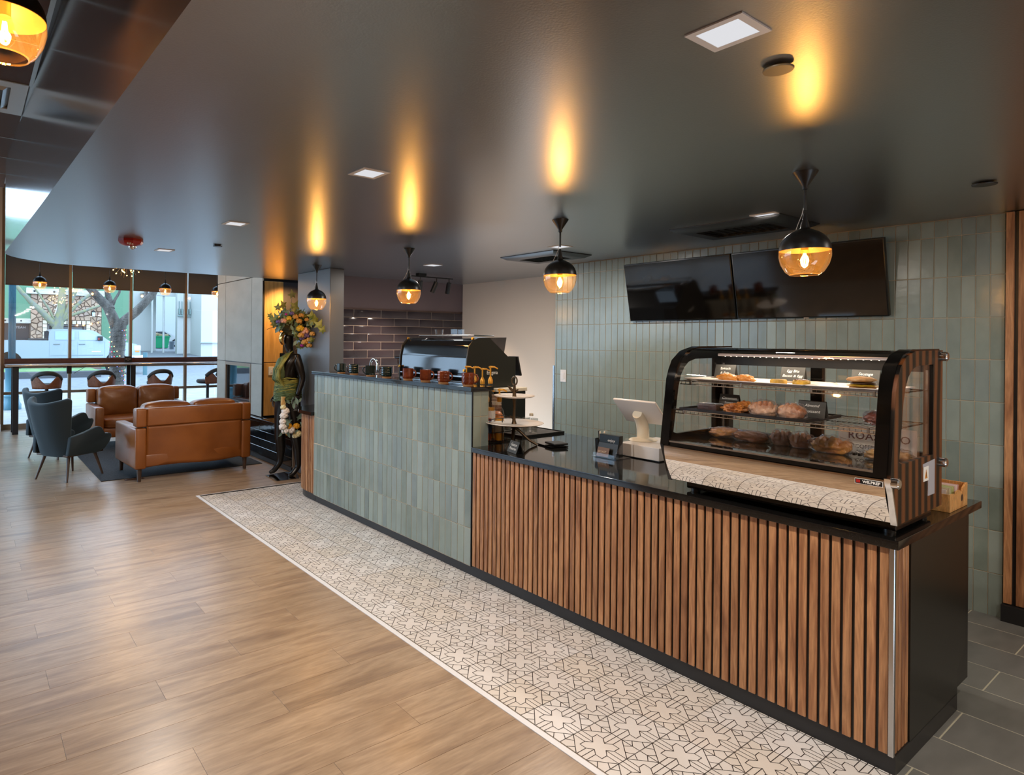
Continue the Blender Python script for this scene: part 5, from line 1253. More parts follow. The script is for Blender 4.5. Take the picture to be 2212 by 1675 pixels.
def stool(label, loc, rz):
    t = thing('bar_stool', label, 'bar stool', (0, 0, 0), group='swivel bar stools at the window bar')
    put(M().lathe([(0, .80), (.17, .80), (.205, .82), (.21, .855), (.19, .875), (0, .88)], (0, 0, 0), 32), 'seat', X['black_kick'], t)
    A = 1.25
    def bk(u, v):
        a = (u-.5)*2*A; s = min(1, abs(a)/.82); e = max(0, (abs(a)-1.0)/.25)
        zt = .872+.145*(s*s*(3-2*s))-.09*e*e; z = .80+(zt-.80)*v; r = .222+.02*v
        return Vector((r*math.sin(a), -r*math.cos(a), z))
    o = put(M().grid(bk, 40, 5), 'wood_back', X['stool_wood'], t, norm=False); o.modifiers.new('t', 'SOLIDIFY').thickness = .014
    pts = []; rad = []
    for i in range(25):
        a = (i/24-.5)*2*1.15; s = abs(a)/1.15
        pts.append(((.225)*math.sin(a), -.225*math.cos(a)+.012, 1.062-.115*s**2.4)); rad.append(.040*(1-.15*s))
    m = M().tube(pts, rad, n=10)
    put(m, 'padded_arch', X['velvet_dk'], t)
    put(M().cyl((0, 0, .02), (0, 0, .80), .028, n=16), 'column', X['black_kick'], t)
    put(M().tube([(.13*math.cos(a), .08+.13*math.sin(a), .32) for a in [PI*.0+PI*i/14 for i in range(15)]], .009, n=8).cyl((-.13, .08, .32), (.13, .08, .32), .008, n=8), 'footrest', X['black_kick'], t)
    put(M().lathe([(0, 0), (.2, 0), (.2, .008), (.05, .02), (0, .022)], (0, 0, 0), 36), 'base', X['black_kick'], t)
    t.location = loc; t.rotation_euler = (0, 0, rz); return t
X['stool_wood'] = wood('stool_walnut', ['6b4330', '8a5a40', '7a4d36'], (3, 3, 1), 5, tone=.04); X['velvet_dk'] = mk('dark_grey_upholstery', '2f3436', .6)
stool('bar stool with holed wooden back, leftmost behind the armchairs', (1.12, 12.12, 0), -.06)
stool('bar stool with holed wooden back, second from the left under the second globe', (1.945, 12.12, 0), .04)
stool('bar stool with holed wooden back, third from the left behind the farther loveseat', (2.92, 12.12, 0), .08)
stool('bar stool turned sideways beside the stone fireplace', (3.82, 12.12, 0), .75)

# ------------------------------------------------------------------ mannequin
mn = thing('mannequin', 'bronze black standing mannequin on a chrome plate beside the curved counter end', 'mannequin', (3.2, 7.08, 0))
V_ = [((3.215, 7.08, .93), .125), ((3.20, 7.08, 1.09), .092), ((3.185, 7.08, 1.26), .115), ((3.215, 7.08, 1.40), .105), ((3.235, 7.08, 1.49), .055), ((3.222, 7.08, 1.56), .043), ((3.205, 7.08, 1.66), .075), ((3.205, 7.08, 1.76), .085), ((3.15, 7.08, 1.665), .05),
      ((3.25, 6.935, 1.44), .055), ((3.315, 6.90, 1.20), .037), ((3.24, 6.885, .985), .024), ((3.24, 7.225, 1.44), .055), ((3.25, 7.27, 1.20), .036), ((3.13, 7.25, .98), .024),
      ((3.25, 7.02, .80), .085), ((3.285, 7.0, .47), .056), ((3.315, 7.0, .34), .052), ((3.315, 7.0, .115), .030), ((3.24, 6.995, .035), .027), ((3.185, 6.99, .022), .015),
      ((3.17, 7.15, .80), .085), ((3.15, 7.17, .47), .055), ((3.175, 7.19, .34), .050), ((3.175, 7.21, .15), .030), ((3.10, 7.23, .05), .027), ((3.04, 7.24, .03), .015)]
E_ = [(0, 1), (1, 2), (2, 3), (3, 4), (4, 5), (5, 6), (6, 7), (6, 8), (3, 9), (9, 10), (10, 11), (3, 12), (12, 13), (13, 14), (0, 15), (15, 16), (16, 17), (17, 18), (18, 19), (19, 20), (0, 21), (21, 22), (22, 23), (23, 24), (24, 25), (25, 26)]
base = Vector((3.2, 7.08, 0)); me = bpy.data.meshes.new('body'); me.from_pydata([Vector(p)-base for p, r in V_], E_, []); me.materials.append(X['mannequin'])
o = bpy.data.objects.new('body', me); COL.objects.link(o); o.parent = mn
sk = o.modifiers.new('skin', 'SKIN'); sk.use_smooth_shade = True
for i, (p, r) in enumerate(V_): r *= 1.3 if i not in (4, 5, 6, 7) else 1.0; me.skin_vertices[0].data[i].radius = (r*.92, r*(1.0 if i in (0, 1, 2, 3) else 1))
me.skin_vertices[0].data[0].use_root = True
o.modifiers.new('sub', 'SUBSURF').levels = 2; o.modifiers['sub'].render_levels = 2
def hand(w, dr, side, nm='hand'):
    w, dr = Vector(w), Vector(dr).normalized(); s = Vector(side).normalized(); n = dr.cross(s)
    m = M().obox(w+dr*.045, s*.034, n*.012, dr*.045, b=.01)
    for k, (off, L) in enumerate(((-.027, .062), (-.009, .072), (.009, .068), (.026, .054))):
        a = w+dr*.085+s*off; m.tube([a, a+dr*L*.5+n*.006, a+dr*L+n*.02], [.0085, .0075, .005], n=8)
    a = w+dr*.03-s*.03; m.tube([a, a+dr*.03-s*.025+n*.01, a+dr*.06-s*.03+n*.02], [.010, .009, .006], n=8)
    obj(nm, m, X['mannequin'], mn, sm=60)
hand((3.24, 6.885, .99), (-.15, -.02, -1), (1, 0, 0)); hand((3.13, 7.25, .985), (-.2, 0, -1), (1, 0, 0))
m = M()
for k in range(4): m.tube([(3.20+.017*k, 6.872, .90), (3.197+.016*k, 6.865, .85), (3.19+.017*k, 6.86, .815)], .0022, n=5)
obj('painted_finger_bones', m, mk('bone_paint', '8f8c86', .5), mn)
obj('gold_half_mask', M().grid(lambda u, v: Vector((3.152-.062*math.sin(PI*(.15+.7*v))*math.cos((u-.5)*2.2), 7.08-.062*math.sin((u-.5)*2.4)*(.75+.35*v), 1.60+.15*v)), 14, 12), mk('gold_mirror_mask', 'c9a05a', .08, 1), mn, norm=False)
obj('chrome_base', M().prism([(2.975, 6.85), (3.26, 6.85), (3.36, 7.12), (3.29, 7.28), (2.99, 7.22)], 'z', .001, .010), X['chrome'], mn)
rr_ = random.Random(5)
gr1 = mk('green_raffia', '3f5230', .65, nz=('5d7048', 14)); gr2 = mk('yellow_green_raffia', '6f7030', .65, nz=('97924a', 14))
def strands(n, mt, fn, seed):
    m = M(); r = random.Random(seed)
    for i in range(n): m.tube(fn(r), .0058, n=5, cap=False)
    return m
def chest(lo, hi):
    def f(r):
        k = r.uniform(lo, hi); y1 = 7.0+.17*k+r.uniform(-.01, .01)
        P = [(3.245-.012*r.random(), 7.05+.05*k, 1.515-.01*k), (3.15-.05*(1-abs(k-.5)), 6.985+.12*k, 1.44), (3.035-.01*r.random(), 6.975+.17*k, 1.30), (3.02+.02*r.random(), 6.98+.18*k, 1.19), (3.10+.03*r.random(), 7.0+.15*k, 1.10)]
        return [Vector(p)+Vector((r.uniform(-.008, .008), r.uniform(-.008, .008), r.uniform(-.01, .01))) for p in P]
    return f
def waist(z0, z1):
    def f(r):
        z = r.uniform(z0, z1); a0 = r.uniform(0, 6.3); k = (z-.95)/.22; rx = .160-.02*k; ry = .155-.02*k; j = r.uniform(.0, .014)
        return [Vector((3.205+(rx+j)*math.cos(a0+a)+r.uniform(-.003, .003), 7.08+(ry+j)*math.sin(a0+a), z+.018*math.sin(a*2+a0)+r.uniform(-.004, .004))) for a in [i*.42 for i in range(10)]]
    return f
rd = thing('raffia_wrap', 'green raffia strand dress wrapped over the mannequin', 'dress', (3.2, 7.08, .93))
obj('chest_strands', strands(70, gr1, chest(-.05, .75), 1), gr1, rd, kind='stuff'); obj('chest_strands', strands(45, gr2, chest(-.25, .35), 2), gr2, rd, kind='stuff')
obj('waist_strands', strands(70, gr2, waist(1.04, 1.19), 3), gr2, rd, kind='stuff'); obj('waist_strands', strands(80, gr1, waist(.93, 1.12), 4), gr1, rd, kind='stuff')
obj('chest_padding', M().blob((3.105, 7.06, 1.28), (.07, .09, .17), 16, 12), gr1, rd)
# flowers and ivy
ivy = [mk('ivy_leaf', '46663a', .5, rnd=['2f4a2c', '5b7030', '456430', '7d8238', '37502f'], nz=('b6bc8a', 22, (1, 1, 1), .35)), mk('grey_leaf', '6f8a80', .5)]
def off_col(p):
    """sprays that would reach the column lean towards the room instead"""
    p = Vector(p)
    if p.x > 3.37: k = 3.37/p.x; p = Vector((p.x*k, p.y*k, 1.675+(p.z-1.675)*k))
    return p
def star_leaf(sz=.05):
    pts = []
    for k, (a, r) in enumerate(((-90, .35), (-55, .85), (-20, .45), (10, .95), (50, .5), (90, 1.15), (130, .5), (170, .95), (200, .45), (235, .85))):
        a = math.radians(a); pts.append((r*sz*math.cos(a), r*sz*math.sin(a)))
    m = M(); c = m.bm.verts.new((0, 0, .004)); L = [m.bm.verts.new((x, y, -.006*(i % 2))) for i, (x, y) in enumerate(pts)]
    for i in range(len(L)): m._f([c, L[i], L[(i+1) % len(L)]])
    me = m.mesh('ivy_leaf', sm=0, norm=False); me.materials.append(ivy[0]); return me
def oval_leaf(sz=.05):
    m = M().grid(lambda u, v: Vector(((v-.5)*2*.42*sz*math.sin(PI*min(.99, u+.01)), (u-.5)*2*sz, .12*sz*abs(v-.5)*2)), 6, 2)
    me = m.mesh('oval_leaf', sm=60, norm=False); me.materials.append(ivy[1]); return me
def bloom(mt, r, n=14, seed=1):
    q = random.Random(seed); m = M()
    for k in range(n):
        z = 1-1.5*(k+.5)/n; a = k*2.4; s = math.sqrt(max(0, 1-z*z)); d = Vector((s*math.cos(a), s*math.sin(a), z))
        m.blob(d*r*.55, (r*.5, r*.5, r*.42), 8, 6, .25, 4, k+seed)
    me = m.mesh('bloom', sm=50); me.materials.append(mt); return me
SL, OL = star_leaf(), oval_leaf()
cols = dict(yellow=mk('yellow_petals', 'c2a428', .55, bp=(90, .5, .004)), orange=mk('golden_petals', 'd89a1e', .55, bp=(90, .5, .004)), purple=mk('purple_petals', '5e5088', .55), pink=mk('dusty_pink_petals', 'c39a8c', .55), white=mk('white_petals', 'e6dfd8', .55, bp=(90, .5, .004)), tan=mk('tan_petals', 'b08a4a', .6), cream=mk('cream_petals', 'ddd3a4', .55, bp=(90, .5, .004)), magenta=mk('magenta_petals', 'a0288c', .5))
hd = thing('flower_headdress', 'large headdress of ivy leaves and mixed flowers covering the mannequin head', 'flowers', (3.2, 7.05, 1.80))
rr_ = random.Random(11)
C0 = Vector((3.245, 7.03, 1.845))
for i in range(135):
    z = rr_.uniform(-.55, .95); a = rr_.uniform(0, 2*PI); s = math.sqrt(1-z*z)
    p = C0+Vector((s*math.cos(a)*.21, s*math.sin(a)*.17, z*.175))*rr_.uniform(.8, 1.12)
    if p.x < 3.13 and p.z < 1.77: continue
    p = off_col(p)
    piece('leaf', SL if rr_.random() < .75 else OL, p, hd, rot=(rr_.uniform(.6, 2.4), rr_.uniform(-.8, .8), rr_.uniform(-2.2, .6)), scale=[rr_.uniform(.75, 1.25)]*3)
for (dx, dz, sc, y) in ((-.20, .17, 1.1, 6.98), (-.13, .20, 1.3, 6.98), (-.02, .33, 1.3, 6.97), (.0, .19, 1.6, 6.95), (.22, .08, 1.4, 6.93), (.27, .03, 1.5, 6.93), (.31, -.03, 1.5, 6.92), (.35, -.09, 1.2, 6.9), (-.27, .03, 1.1, 6.98), (-.30, .07, .9, 6.98), (.22, -.21, 1.0, 6.92), (-.25, -.03, 1.1, 6.97)):
    piece('leaf', SL, off_col((3.225+dx, y, 1.87+dz)), hd, rot=(PI/2+.2, rr_.uniform(-.6, .6), rr_.uniform(-.5, .1)), scale=[sc]*3)
m = M().tube([(3.2, 7.0, 2.0), (3.195, 6.98, 2.1), (3.205, 6.97, 2.2)], .004, n=6).tube([(3.34, 6.80, 1.78), (3.37, 6.76, 1.70), (3.38, 6.75, 1.67)], .004, n=6).tube([(3.05, 7.0, 1.82), (2.95, 7.0, 1.80), (2.90, 7.0, 1.78)], .003, n=6).tube([(3.1, 7.0, 1.97), (3.05, 6.98, 2.03), (3.0, 6.98, 2.02)], .003, n=6)
obj('twig', m, X['dark_wood'], hd)
for (dx, dz, c, r, y) in ((-.10, .06, 'yellow', .036, 6.92), (.035, -.06, 'yellow', .05, 6.90), (.10, -.09, 'pink', .055, 6.90), (.12, -.14, 'purple', .05, 6.9), (.07, -.17, 'purple', .035, 6.91), (-.02, .08, 'tan', .04, 6.91), (.02, .03, 'tan', .04, 6.9), (-.16, .03, 'pink', .04, 6.94), (-.22, .02, 'purple', .03, 6.95), (.16, -.19, 'tan', .04, 6.9), (.05, .10, 'tan', .035, 6.9), (-.13, .11, 'magenta', .018, 6.93), (-.06, .12, 'purple', .03, 6.92), (.08, -.26, 'magenta', .024, 6.93), (.2, -.12, 'tan', .035, 6.9), (.12, .05, 'tan', .03, 6.89), (.10, -.22, 'tan', .045, 6.9), (.16, -.26, 'tan', .035, 6.9), (.04, -.14, 'tan', .04, 6.88)):
    piece('bloom', bloom(cols[c], r, seed=int(abs(dx*100))), off_col((3.225+dx, y-.03, 1.85+dz)), hd)
for k in range(22):
    piece('leaf', OL if k % 2 else SL, off_col((3.26+rr_.uniform(-.04, .14), 6.92+rr_.uniform(-.03, .03), 1.68+rr_.uniform(-.11, .08))), hd, rot=(PI/2+rr_.uniform(-.5, .5), rr_.uniform(-1, 1), rr_.uniform(-.6, .4)), scale=[rr_.uniform(.8, 1.2)]*3)
obj('inner_mass', M().blob((3.255, 7.07, 1.84), (.155, .12, .14), 20, 14, .3, 4, 2), mk('dark_olive_mass', '3d3a20', .9), hd)  # dark olive blob filling the heart of the leaf cluster
gl = thing('flower_garland', 'garland of white and golden flowers hanging at the mannequin hips', 'flowers', (3.15, 6.95, .7))
def bl(dx, z, c, r, y=6.90): piece('bloom', bloom(cols[c], r, n=18, seed=int(z*100)), (3.2+dx, y, z), gl)
for a in ((-.13, .86, 'cream', .035), (-.10, .81, 'white', .05), (-.12, .76, 'white', .05), (-.13, .69, 'white', .045), (-.13, .63, 'white', .05), (-.10, .58, 'white', .05), (-.03, .58, 'white', .055), (-.06, .63, 'orange', .045), (.04, .62, 'orange', .046), (-.07, .54, 'orange', .025), (.06, .53, 'cream', .05), (.03, .51, 'cream', .04), (.15, .60, 'cream', .05, 6.86), (.17, .66, 'cream', .035, 6.86)): bl(*a)
for i in range(26):
    a = rr_.uniform(-.18, .18); z = .66+rr_.uniform(-.12, .10) if i < 14 else .95-rr_.uniform(0, .08)
    piece('leaf', OL, (3.2+a*(1 if i < 14 else .4), 6.88+rr_.uniform(-.02, .03), z), gl, rot=(PI/2+rr_.uniform(-.5, .5), rr_.uniform(-1.6, 1.6), rr_.uniform(-.4, .4)), scale=[rr_.uniform(.7, 1.15)]*3)
obj('straw_tuft', strands(26, None, lambda r: [Vector((3.10+r.uniform(-.03, .02), 6.95+r.uniform(-.03, .03), .98)), Vector((3.09+r.uniform(-.04, .02), 6.93, .9)), Vector((3.10+r.uniform(-.04, .03), 6.92, .80))], 8), mk('straw', 'c7a66a', .7), gl, kind='stuff')
obj('vine_stem', M().tube([(3.08, 6.95, .95), (3.09, 6.93, .8), (3.10, 6.93, .65), (3.2, 6.92, .60), (3.35, 6.9, .62)], .006, n=6), ivy[0], gl)
# ------------------------------------------------------------------ the street outside
asph = mk('asphalt', '74777b', .85, nz=('65696e', 6)); conc = mk('concrete_pavement', '93928f', .8, nz=('84837f', 3)); curbm = mk('dark_curb', '4a4c50', .8); grass = mk('grass', '6a8a58', .9, nz=('54723f', 20))
g = st(obj('ground', M().box(-30, 45, 13.4, 22, -.1, -.01).box(-30, -3.35, -12, 13.4, -.1, -.01), conc)); g['label'] = 'concrete pavement outside the shopfront'
m = M().quad((-30, 22, -.015), (45, 22, -.015), (45, 27, .10), (-30, 27, .10)); o = st(obj('road', m, asph))
o = st(obj('road_far', M().quad((-30, 30.2, 0), (60, 30.2, 0), (60, 36, .0), (-30, 36, .0)).quad((6.8, 36, 0), (60, 36, 0), (60, 55, .87), (6.8, 55, .87)).quad((6.8, 55, .87), (60, 55, .87), (60, 75, .87), (6.8, 75, .87)).quad((-30, 36, 0), (6.8, 36, 0), (6.8, 37, 0), (-30, 37, 0)).quad((4.2, 26.9, .10), (60, 26.9, .10), (60, 30.3, .0), (4.2, 30.3, .0)), asph))
cb = thing('curb', 'dark concrete kerb along the far side of the street', 'curb', (0, 27, 0)); obj('kerb_stone', M().box(-30, 4.35, 27, 27.25, 0, .345, b=.02), curbm, cb)
gs = st(obj('grass_verge', M().box(-30, 4.35, 27.25, 29.85, 0, .352), grass)); gs['kind'] = 'stuff'; gs['label'] = 'green grass verge across the street'; gs['category'] = 'grass'
# facade of the building across the street
FY = 36.0
gp_ = mk('sage_green_render', '5f8266', .8); tm = mk('weathered_timber', 'c9c4bb', .7, nz=('a89a88', 8, (.2, 1, 1)))
bd = thing('green_building', 'sage green building with a stone clad centre across the street', 'building', (3, FY, 0))
obj('left_wall', M().box(-8, 2.60, FY, FY+.4, 2.52, 7.5).box(-8, 2.60, FY+.1, FY+.4, 0, 1.5), gp_, bd); obj('right_wall', M().box(5.79, 7.32, FY, FY+.4, 0, 7.5), gp_, bd)
obj('upper_wall', M().box(2.60, 5.79, FY, FY+.4, 4.05, 7.5), gp_, bd); obj('side_wall', M().box(7.1, 7.32, FY+.4, 52, 0, 7.5), gp_, bd)
obj('stone_backing', M().box(2.60, 3.33, FY+.02, FY+.4, 0, 4.05).box(5.06, 5.79, FY+.02, FY+.4, 0, 4.05).box(3.33, 5.06, FY+.02, FY+.4, 2.44, 4.05), mk('stone_mortar', '7d6a5c', .9), bd)
obj('timber_beam', M().box(2.40, 5.9, FY-.18, FY+.02, 3.76, 4.05, b=.02), tm, bd); obj('timber_beam', M().box(-3, 2.61, FY-.18, FY+.02, 2.30, 2.53, b=.02), tm, bd)
m = M()
for x in (2.75, 3.6, 4.45, 5.3): m.blob((x, FY-.19, 3.90), (.05, .03, .05), 10, 6)
for x in (1.55, 2.2): m.blob((x, FY-.19, 2.42), (.04, .03, .04), 10, 6)
obj('beam_bolts', m, X['black_kick'], bd, kind='stuff')
dg = mk('dark_shop_glass', '2a3036', .1, spec=.7)
w_ = obj('shop_window', M().box(-3, 2.58, FY+.06, FY+.1, 1.50, 2.30), dg, bd); obj('window_frame', M().box(2.55, 2.6, FY, FY+.1, 1.5, 2.3).box(-3, 2.6, FY, FY+.1, 1.45, 1.5), X['dark_wood'], w_)
text_on('YEAH', .17, mk('grey_lettering', '9aa0a6', .6), (2.2, FY+.055, 2.10), (1, 0, 0), (0, 0, 1), bd)
dr = obj('door_recess', M().box(3.33, 5.06, FY+.3, FY+.35, 0, 2.45), X['dark_wood'], bd); obj('door_frame', M().box(3.33, 3.42, FY+.1, FY+.3, 0, 2.3).box(4.97, 5.06, FY+.1, FY+.3, 0, 2.3).box(3.42, 4.97, FY+.1, FY+.3, 2.2, 2.3), mk('grey_door_frame', '6f6a68', .6), dr)
obj('door_glass', M().box(3.45, 4.94, FY+.28, FY+.295, .2, 2.15), dg, dr)
# stone cladding: one object per stone
sm2 = mk('tan_field_stone', 'a98a72', .85, rnd=['a98a72', 'b99a80', '9c7c66', 'c2a58c', 'a68f80', 'b58c74'], nz=('8d7563', 4, (1, 1, 1), .4)); sm3 = mk('pale_block_stone', 'cfc0a8', .85, rnd=['cfc0a8', 'd8cbb6', 'c3b39a'])
R_ = random.Random(21)
def stone_field(x0, x1, z0, z1, cell=.235):
    nx, nz = max(1, round((x1-x0)/cell)), max(1, round((z1-z0)/(cell*.82)))
    seeds = [Vector((x0+(x1-x0)*(i+.5+R_.uniform(-.48, .48))/nx, 0, z0+(z1-z0)*(j+.5+R_.uniform(-.48, .48))/nz)) for i in range(nx) for j in range(nz)]
    for s0 in seeds:
        poly = [Vector((x0, 0, z0)), Vector((x1, 0, z0)), Vector((x1, 0, z1)), Vector((x0, 0, z1))]
        for s1 in seeds:
            if s1 is s0 or (s1-s0).length > cell*3.5: continue
            mid = (s0+s1)/2+(s0-s1).normalized()*.011; n = s1-s0; out_ = []
            for a, b in zip(poly, poly[1:]+poly[:1]):
                da, db = (a-mid).dot(n), (b-mid).dot(n)
                if da <= 0: out_.append(a)
                if da*db < 0: out_.append(a.lerp(b, da/(da-db)))
            poly = out_
            if len(poly) < 3: break
        if len(poly) < 3: continue
        c = sum(poly, Vector())/len(poly); d = R_.uniform(.03, .08); m = M(); k_ = len(poly)
        A = [m.bm.verts.new((p.x-c.x, .02, p.z-c.z)) for p in poly]; B = [m.bm.verts.new(((p.x-c.x)*.84, -d, (p.z-c.z)*.84)) for p in poly]
        for k in range(k_): m._f([A[k], A[(k+1) % k_], B[(k+1) % k_], B[k]])
        m._f(B); me = m.mesh('stone', sm=50); me.materials.append(sm2); piece('stone', me, (c.x, FY+.02, c.z), bd)
stone_field(2.61, 3.11, 1.0, 3.76); stone_field(5.28, 5.78, 1.0, 3.76); stone_field(3.11, 5.28, 2.50, 3.76)
bk = M().box(-.09, .09, -.05, .02, -.085, .085, b=.012).mesh('stone'); bk.materials.append(sm3)
for k in range(10): piece('stone', bk, (3.22+.217*k, FY+.02, 2.385), bd)
for k in range(7): piece('stone', bk, (3.22, FY+.02, 2.19-.185*k), bd); piece('stone', bk, (5.17, FY+.02, 2.19-.185*k), bd)
obj('shop_script', M().tube([(3.60, FY-.09, 3.22), (3.68, FY-.09, 3.28), (3.78, FY-.09, 3.27), (3.70, FY-.09, 3.0), (3.66, FY-.09, 2.83), (3.60, FY-.09, 2.84)], .022, n=6).tube([(3.62, FY-.09, 3.02), (3.78, FY-.09, 3.08)], .018, n=6), X['white_plastic'], bd)
wl_ = thing('wall_lantern', 'small dark wall lantern on the stone facade right of the trees', 'lantern', (5.38, FY-.1, 2.85)); obj('lantern_body', M().lathe([(.02, 2.68), (.07, 2.70), (.085, 2.95), (.10, 2.97), (0, 3.07)], (5.38, FY-.15, 0), 6), X['black_kick'], wl_, sm=0); obj('lantern_glass', M().lathe([(.06, 2.72), (.075, 2.93)], (5.38, FY-.235, 0), 6), mk('pale_lantern_glass', 'c9d6dc', .3), wl_); obj('bracket', M().box(5.36, 5.40, FY-.14, FY, 2.9, 2.94), X['black_kick'], wl_)
# white building and carport
wh = mk('white_render', 'c9c7c4', .8); gy = mk('pale_grey_render', 'a9adae', .8)
wbld = thing('white_building', 'white rendered building at the end of the alley', 'building', (14, 58, 0))
obj('rear_wall', M().box(7.3, 30, 62, 62.4, 0, 9), gy, wbld); obj('alley_wall', M().box(7.4, 11.8, 50, 50.3, 0, 9), wh, wbld)
rbld = wbld; wbld = thing('white_wing', 'bright white near wing of the rendered building at the far right of the shopfront view', 'building', (17, 46, 0))
obj('near_wing', M().box(13.38, 22, 44, 50, .3, 9), wh, wbld); obj('wing_ledge', M().box(13.30, 22, 43.85, 44, 1.30, 1.38), gy, wbld); obj('meter_wall', M().box(12.43, 13.38, 46.5, 47, .5, 9), wh, wbld)
m = M()
for k in range(5): x = 12.55+.19*k; m.cyl((x, 46.45, 3.3), (x, 46.45, 4.3), .03, n=8); m.cyl((x, 46.4, 3.35), (x, 46.4, 3.75), .075, n=12)
m.box(12.45, 13.36, 46.35, 46.5, 3.2, 3.28)
obj('meter_pipes', m, mk('meter_grey', '8fa09e', .5, .4), wbld, kind='stuff')
cpt = thing('carport', 'white carport with slender posts over the bins', 'carport', (12.2, 48, 0)); obj('roof_beam', M().box(10.6, 14.2, 47.8, 48.2, 4.72, 5.1), wh, cpt); obj('roof_deck', M().box(10.6, 14.2, 48.2, 49.9, 4.9, 5.0), wh, cpt)
for x in (11.05, 11.86, 12.80): obj('post', M().cyl((x, 48, .5), (x, 48, 4.75), .075, n=16), wh, cpt)
# vehicles
tw = mk('silver_white_car_paint', '98a4ae', .25, .2, coat=.5); tire = mk('tyre', '1c1d1f', .8); cg = mk('car_glass', '9fb2bf', .08, spec=.8); hub = mk('wheel_silver', 'b8bcc0', .3, .8)
tk = thing('pickup_truck', 'silver white crew cab pickup truck parked across the street', 'truck', (3.6, 31, 0))
def arch(cx, z, r, n=10, rev=False):
    P = [(cx+r*math.cos(a), z+r*math.sin(a)) for a in [PI-PI*i/n for i in range(n+1)]]; return P
low = [(.0, .55), (.0, 1.50), (2.83, 1.50), (2.84, 1.50), (5.10, 1.47), (5.9, 1.43), (6.25, 1.36), (6.42, 1.20), (6.45, .62), (5.95, .55)]+[(5.43+.46*math.cos(a), .5+.55*math.sin(a)) for a in [PI*i/10 for i in range(11)]]+[(4.9, .48), (2.0, .48)]+[(1.47+.46*math.cos(a), .5+.55*math.sin(a)) for a in [PI*i/10 for i in range(11)]]+[(.95, .52)]
m = M().prism(low, 'y', 30.0, 31.95); obj('lower_body', m, tw, tk, sm=30)
cab = [(2.83, 1.47), (2.86, 1.88), (2.95, 1.975), (3.4, 1.99), (4.40, 1.965), (4.62, 1.90), (5.02, 1.60), (5.22, 1.46)]
obj('cab', M().prism(cab, 'y', 30.12, 31.83), tw, tk, sm=30)
for nm, q in (('rear_side_window', [(3.07, 1.53), (3.07, 1.89), (3.80, 1.90), (3.80, 1.53)]), ('front_side_window', [(3.98, 1.53), (3.96, 1.90), (4.30, 1.885), (4.62, 1.73), (4.78, 1.60), (4.80, 1.53)])): obj(nm, M().prism(q, 'y', 30.10, 30.125), cg, tk)
obj('rear_window', M().box(2.80, 2.84, 30.3, 31.6, 1.52, 1.90), dg, tk); obj('bed_rack', M().box(2.2, 2.8, 30.2, 31.7, 1.50, 1.58), X['black_kick'], tk)
for cx_ in (1.47, 5.43):
    w = obj('wheel', M().cyl((cx_, 30.03, .40), (cx_, 30.28, .40), .40, n=28), tire, tk); obj('rim', M().cyl((cx_, 30.01, .40), (cx_, 30.03, .40), .26, n=20), hub, w)
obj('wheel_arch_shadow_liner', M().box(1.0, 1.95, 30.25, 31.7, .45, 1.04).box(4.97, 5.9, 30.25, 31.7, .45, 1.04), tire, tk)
for x in (3.0, 3.95): obj('door_handle', M().box(x, x+.24, 29.97, 30.0, 1.33, 1.365, b=.008), mk('handle_grey', '6a7278', .4), tk)
m = M()
for x in (2.85, 3.90, 4.95): m.box(x, x+.012, 29.996, 30.002, .55, 1.46)
m.box(2.9, 4.9, 29.99, 30.002, .86, .89)
obj('door_seams', m, mk('seam_grey', '7c8892', .6), tk)
mr = obj('wing_mirror', M().box(4.66, 4.86, 29.80, 30.02, 1.50, 1.70, b=.03, seg=2), X['black_kick'], tk); obj('mirror_lens', M().box(4.67, 4.72, 29.795, 29.80, 1.54, 1.62), X['red'], mr)
obj('headlight', M().box(6.16, 6.44, 29.985, 30.2, 1.08, 1.30, b=.02), mk('lens_clear', 'dfe6ea', .1), tk); obj('turn_signal', M().box(6.20, 6.38, 29.98, 29.99, 1.0, 1.07), mk('amber_lens', 'd98a3a', .3), tk)
obj('front_bumper', M().box(6.0, 6.6, 29.96, 31.99, .52, .86, b=.06, seg=2), mk('chrome_bumper', 'd5dade', .15, .9), tk); obj('side_badge', M().box(4.45, 4.80, 29.99, 30.0, 1.02, 1.05), X['chrome'], tk)
wc_ = thing('white_car', 'white car parked beyond the green dumpster', 'car', (13.3, 57, .87))
cp = [(11.7, 1.1), (11.72, 1.55), (11.85, 1.75), (12.5, 2.2), (14.0, 2.25), (14.8, 1.8), (15.4, 1.7), (15.6, 1.3), (15.6, 1.05)]
obj('car_body', M().prism(cp, 'y', 56.2, 58.0), mk('white_car_paint', 'b9bab9', .3, coat=.4), wc_); obj('side_windows', M().prism([(12.2, 1.82), (12.6, 2.14), (13.9, 2.18), (14.5, 1.82)], 'y', 56.15, 56.2), dg, wc_)
for cx_ in (12.35, 14.9): w = obj('wheel', M().cyl((cx_, 56.1, 1.2), (cx_, 56.3, 1.2), .33, n=24), tire, wc_); obj('rim', M().cyl((cx_, 56.07, 1.2), (cx_, 56.1, 1.2), .22, n=16), hub, w)
obj('tail_light', M().box(11.75, 12.1, 56.13, 56.2, 1.62, 1.75, b=.02), X['red'], wc_)
dp = thing('dumpster', 'green wheeled dumpster overflowing with cardboard', 'dumpster', (13.3, 53.5, .8))
grn = mk('dumpster_green', '18a06c', .5)
obj('bin_body', M().prism([(12.35, 1.72), (13.6, 1.72), (13.45, .82), (12.5, .82)], 'y', 53.0, 54.0), grn, dp); obj('rim', M().box(12.3, 13.65, 52.95, 54.05, 1.70, 1.78), grn, dp)
for x in (12.6, 13.35): obj('caster', M().cyl((x, 53.05, .87), (x, 53.12, .87), .07, n=12), tire, dp)
crd = mk('cardboard', 'b49a7c', .8); 
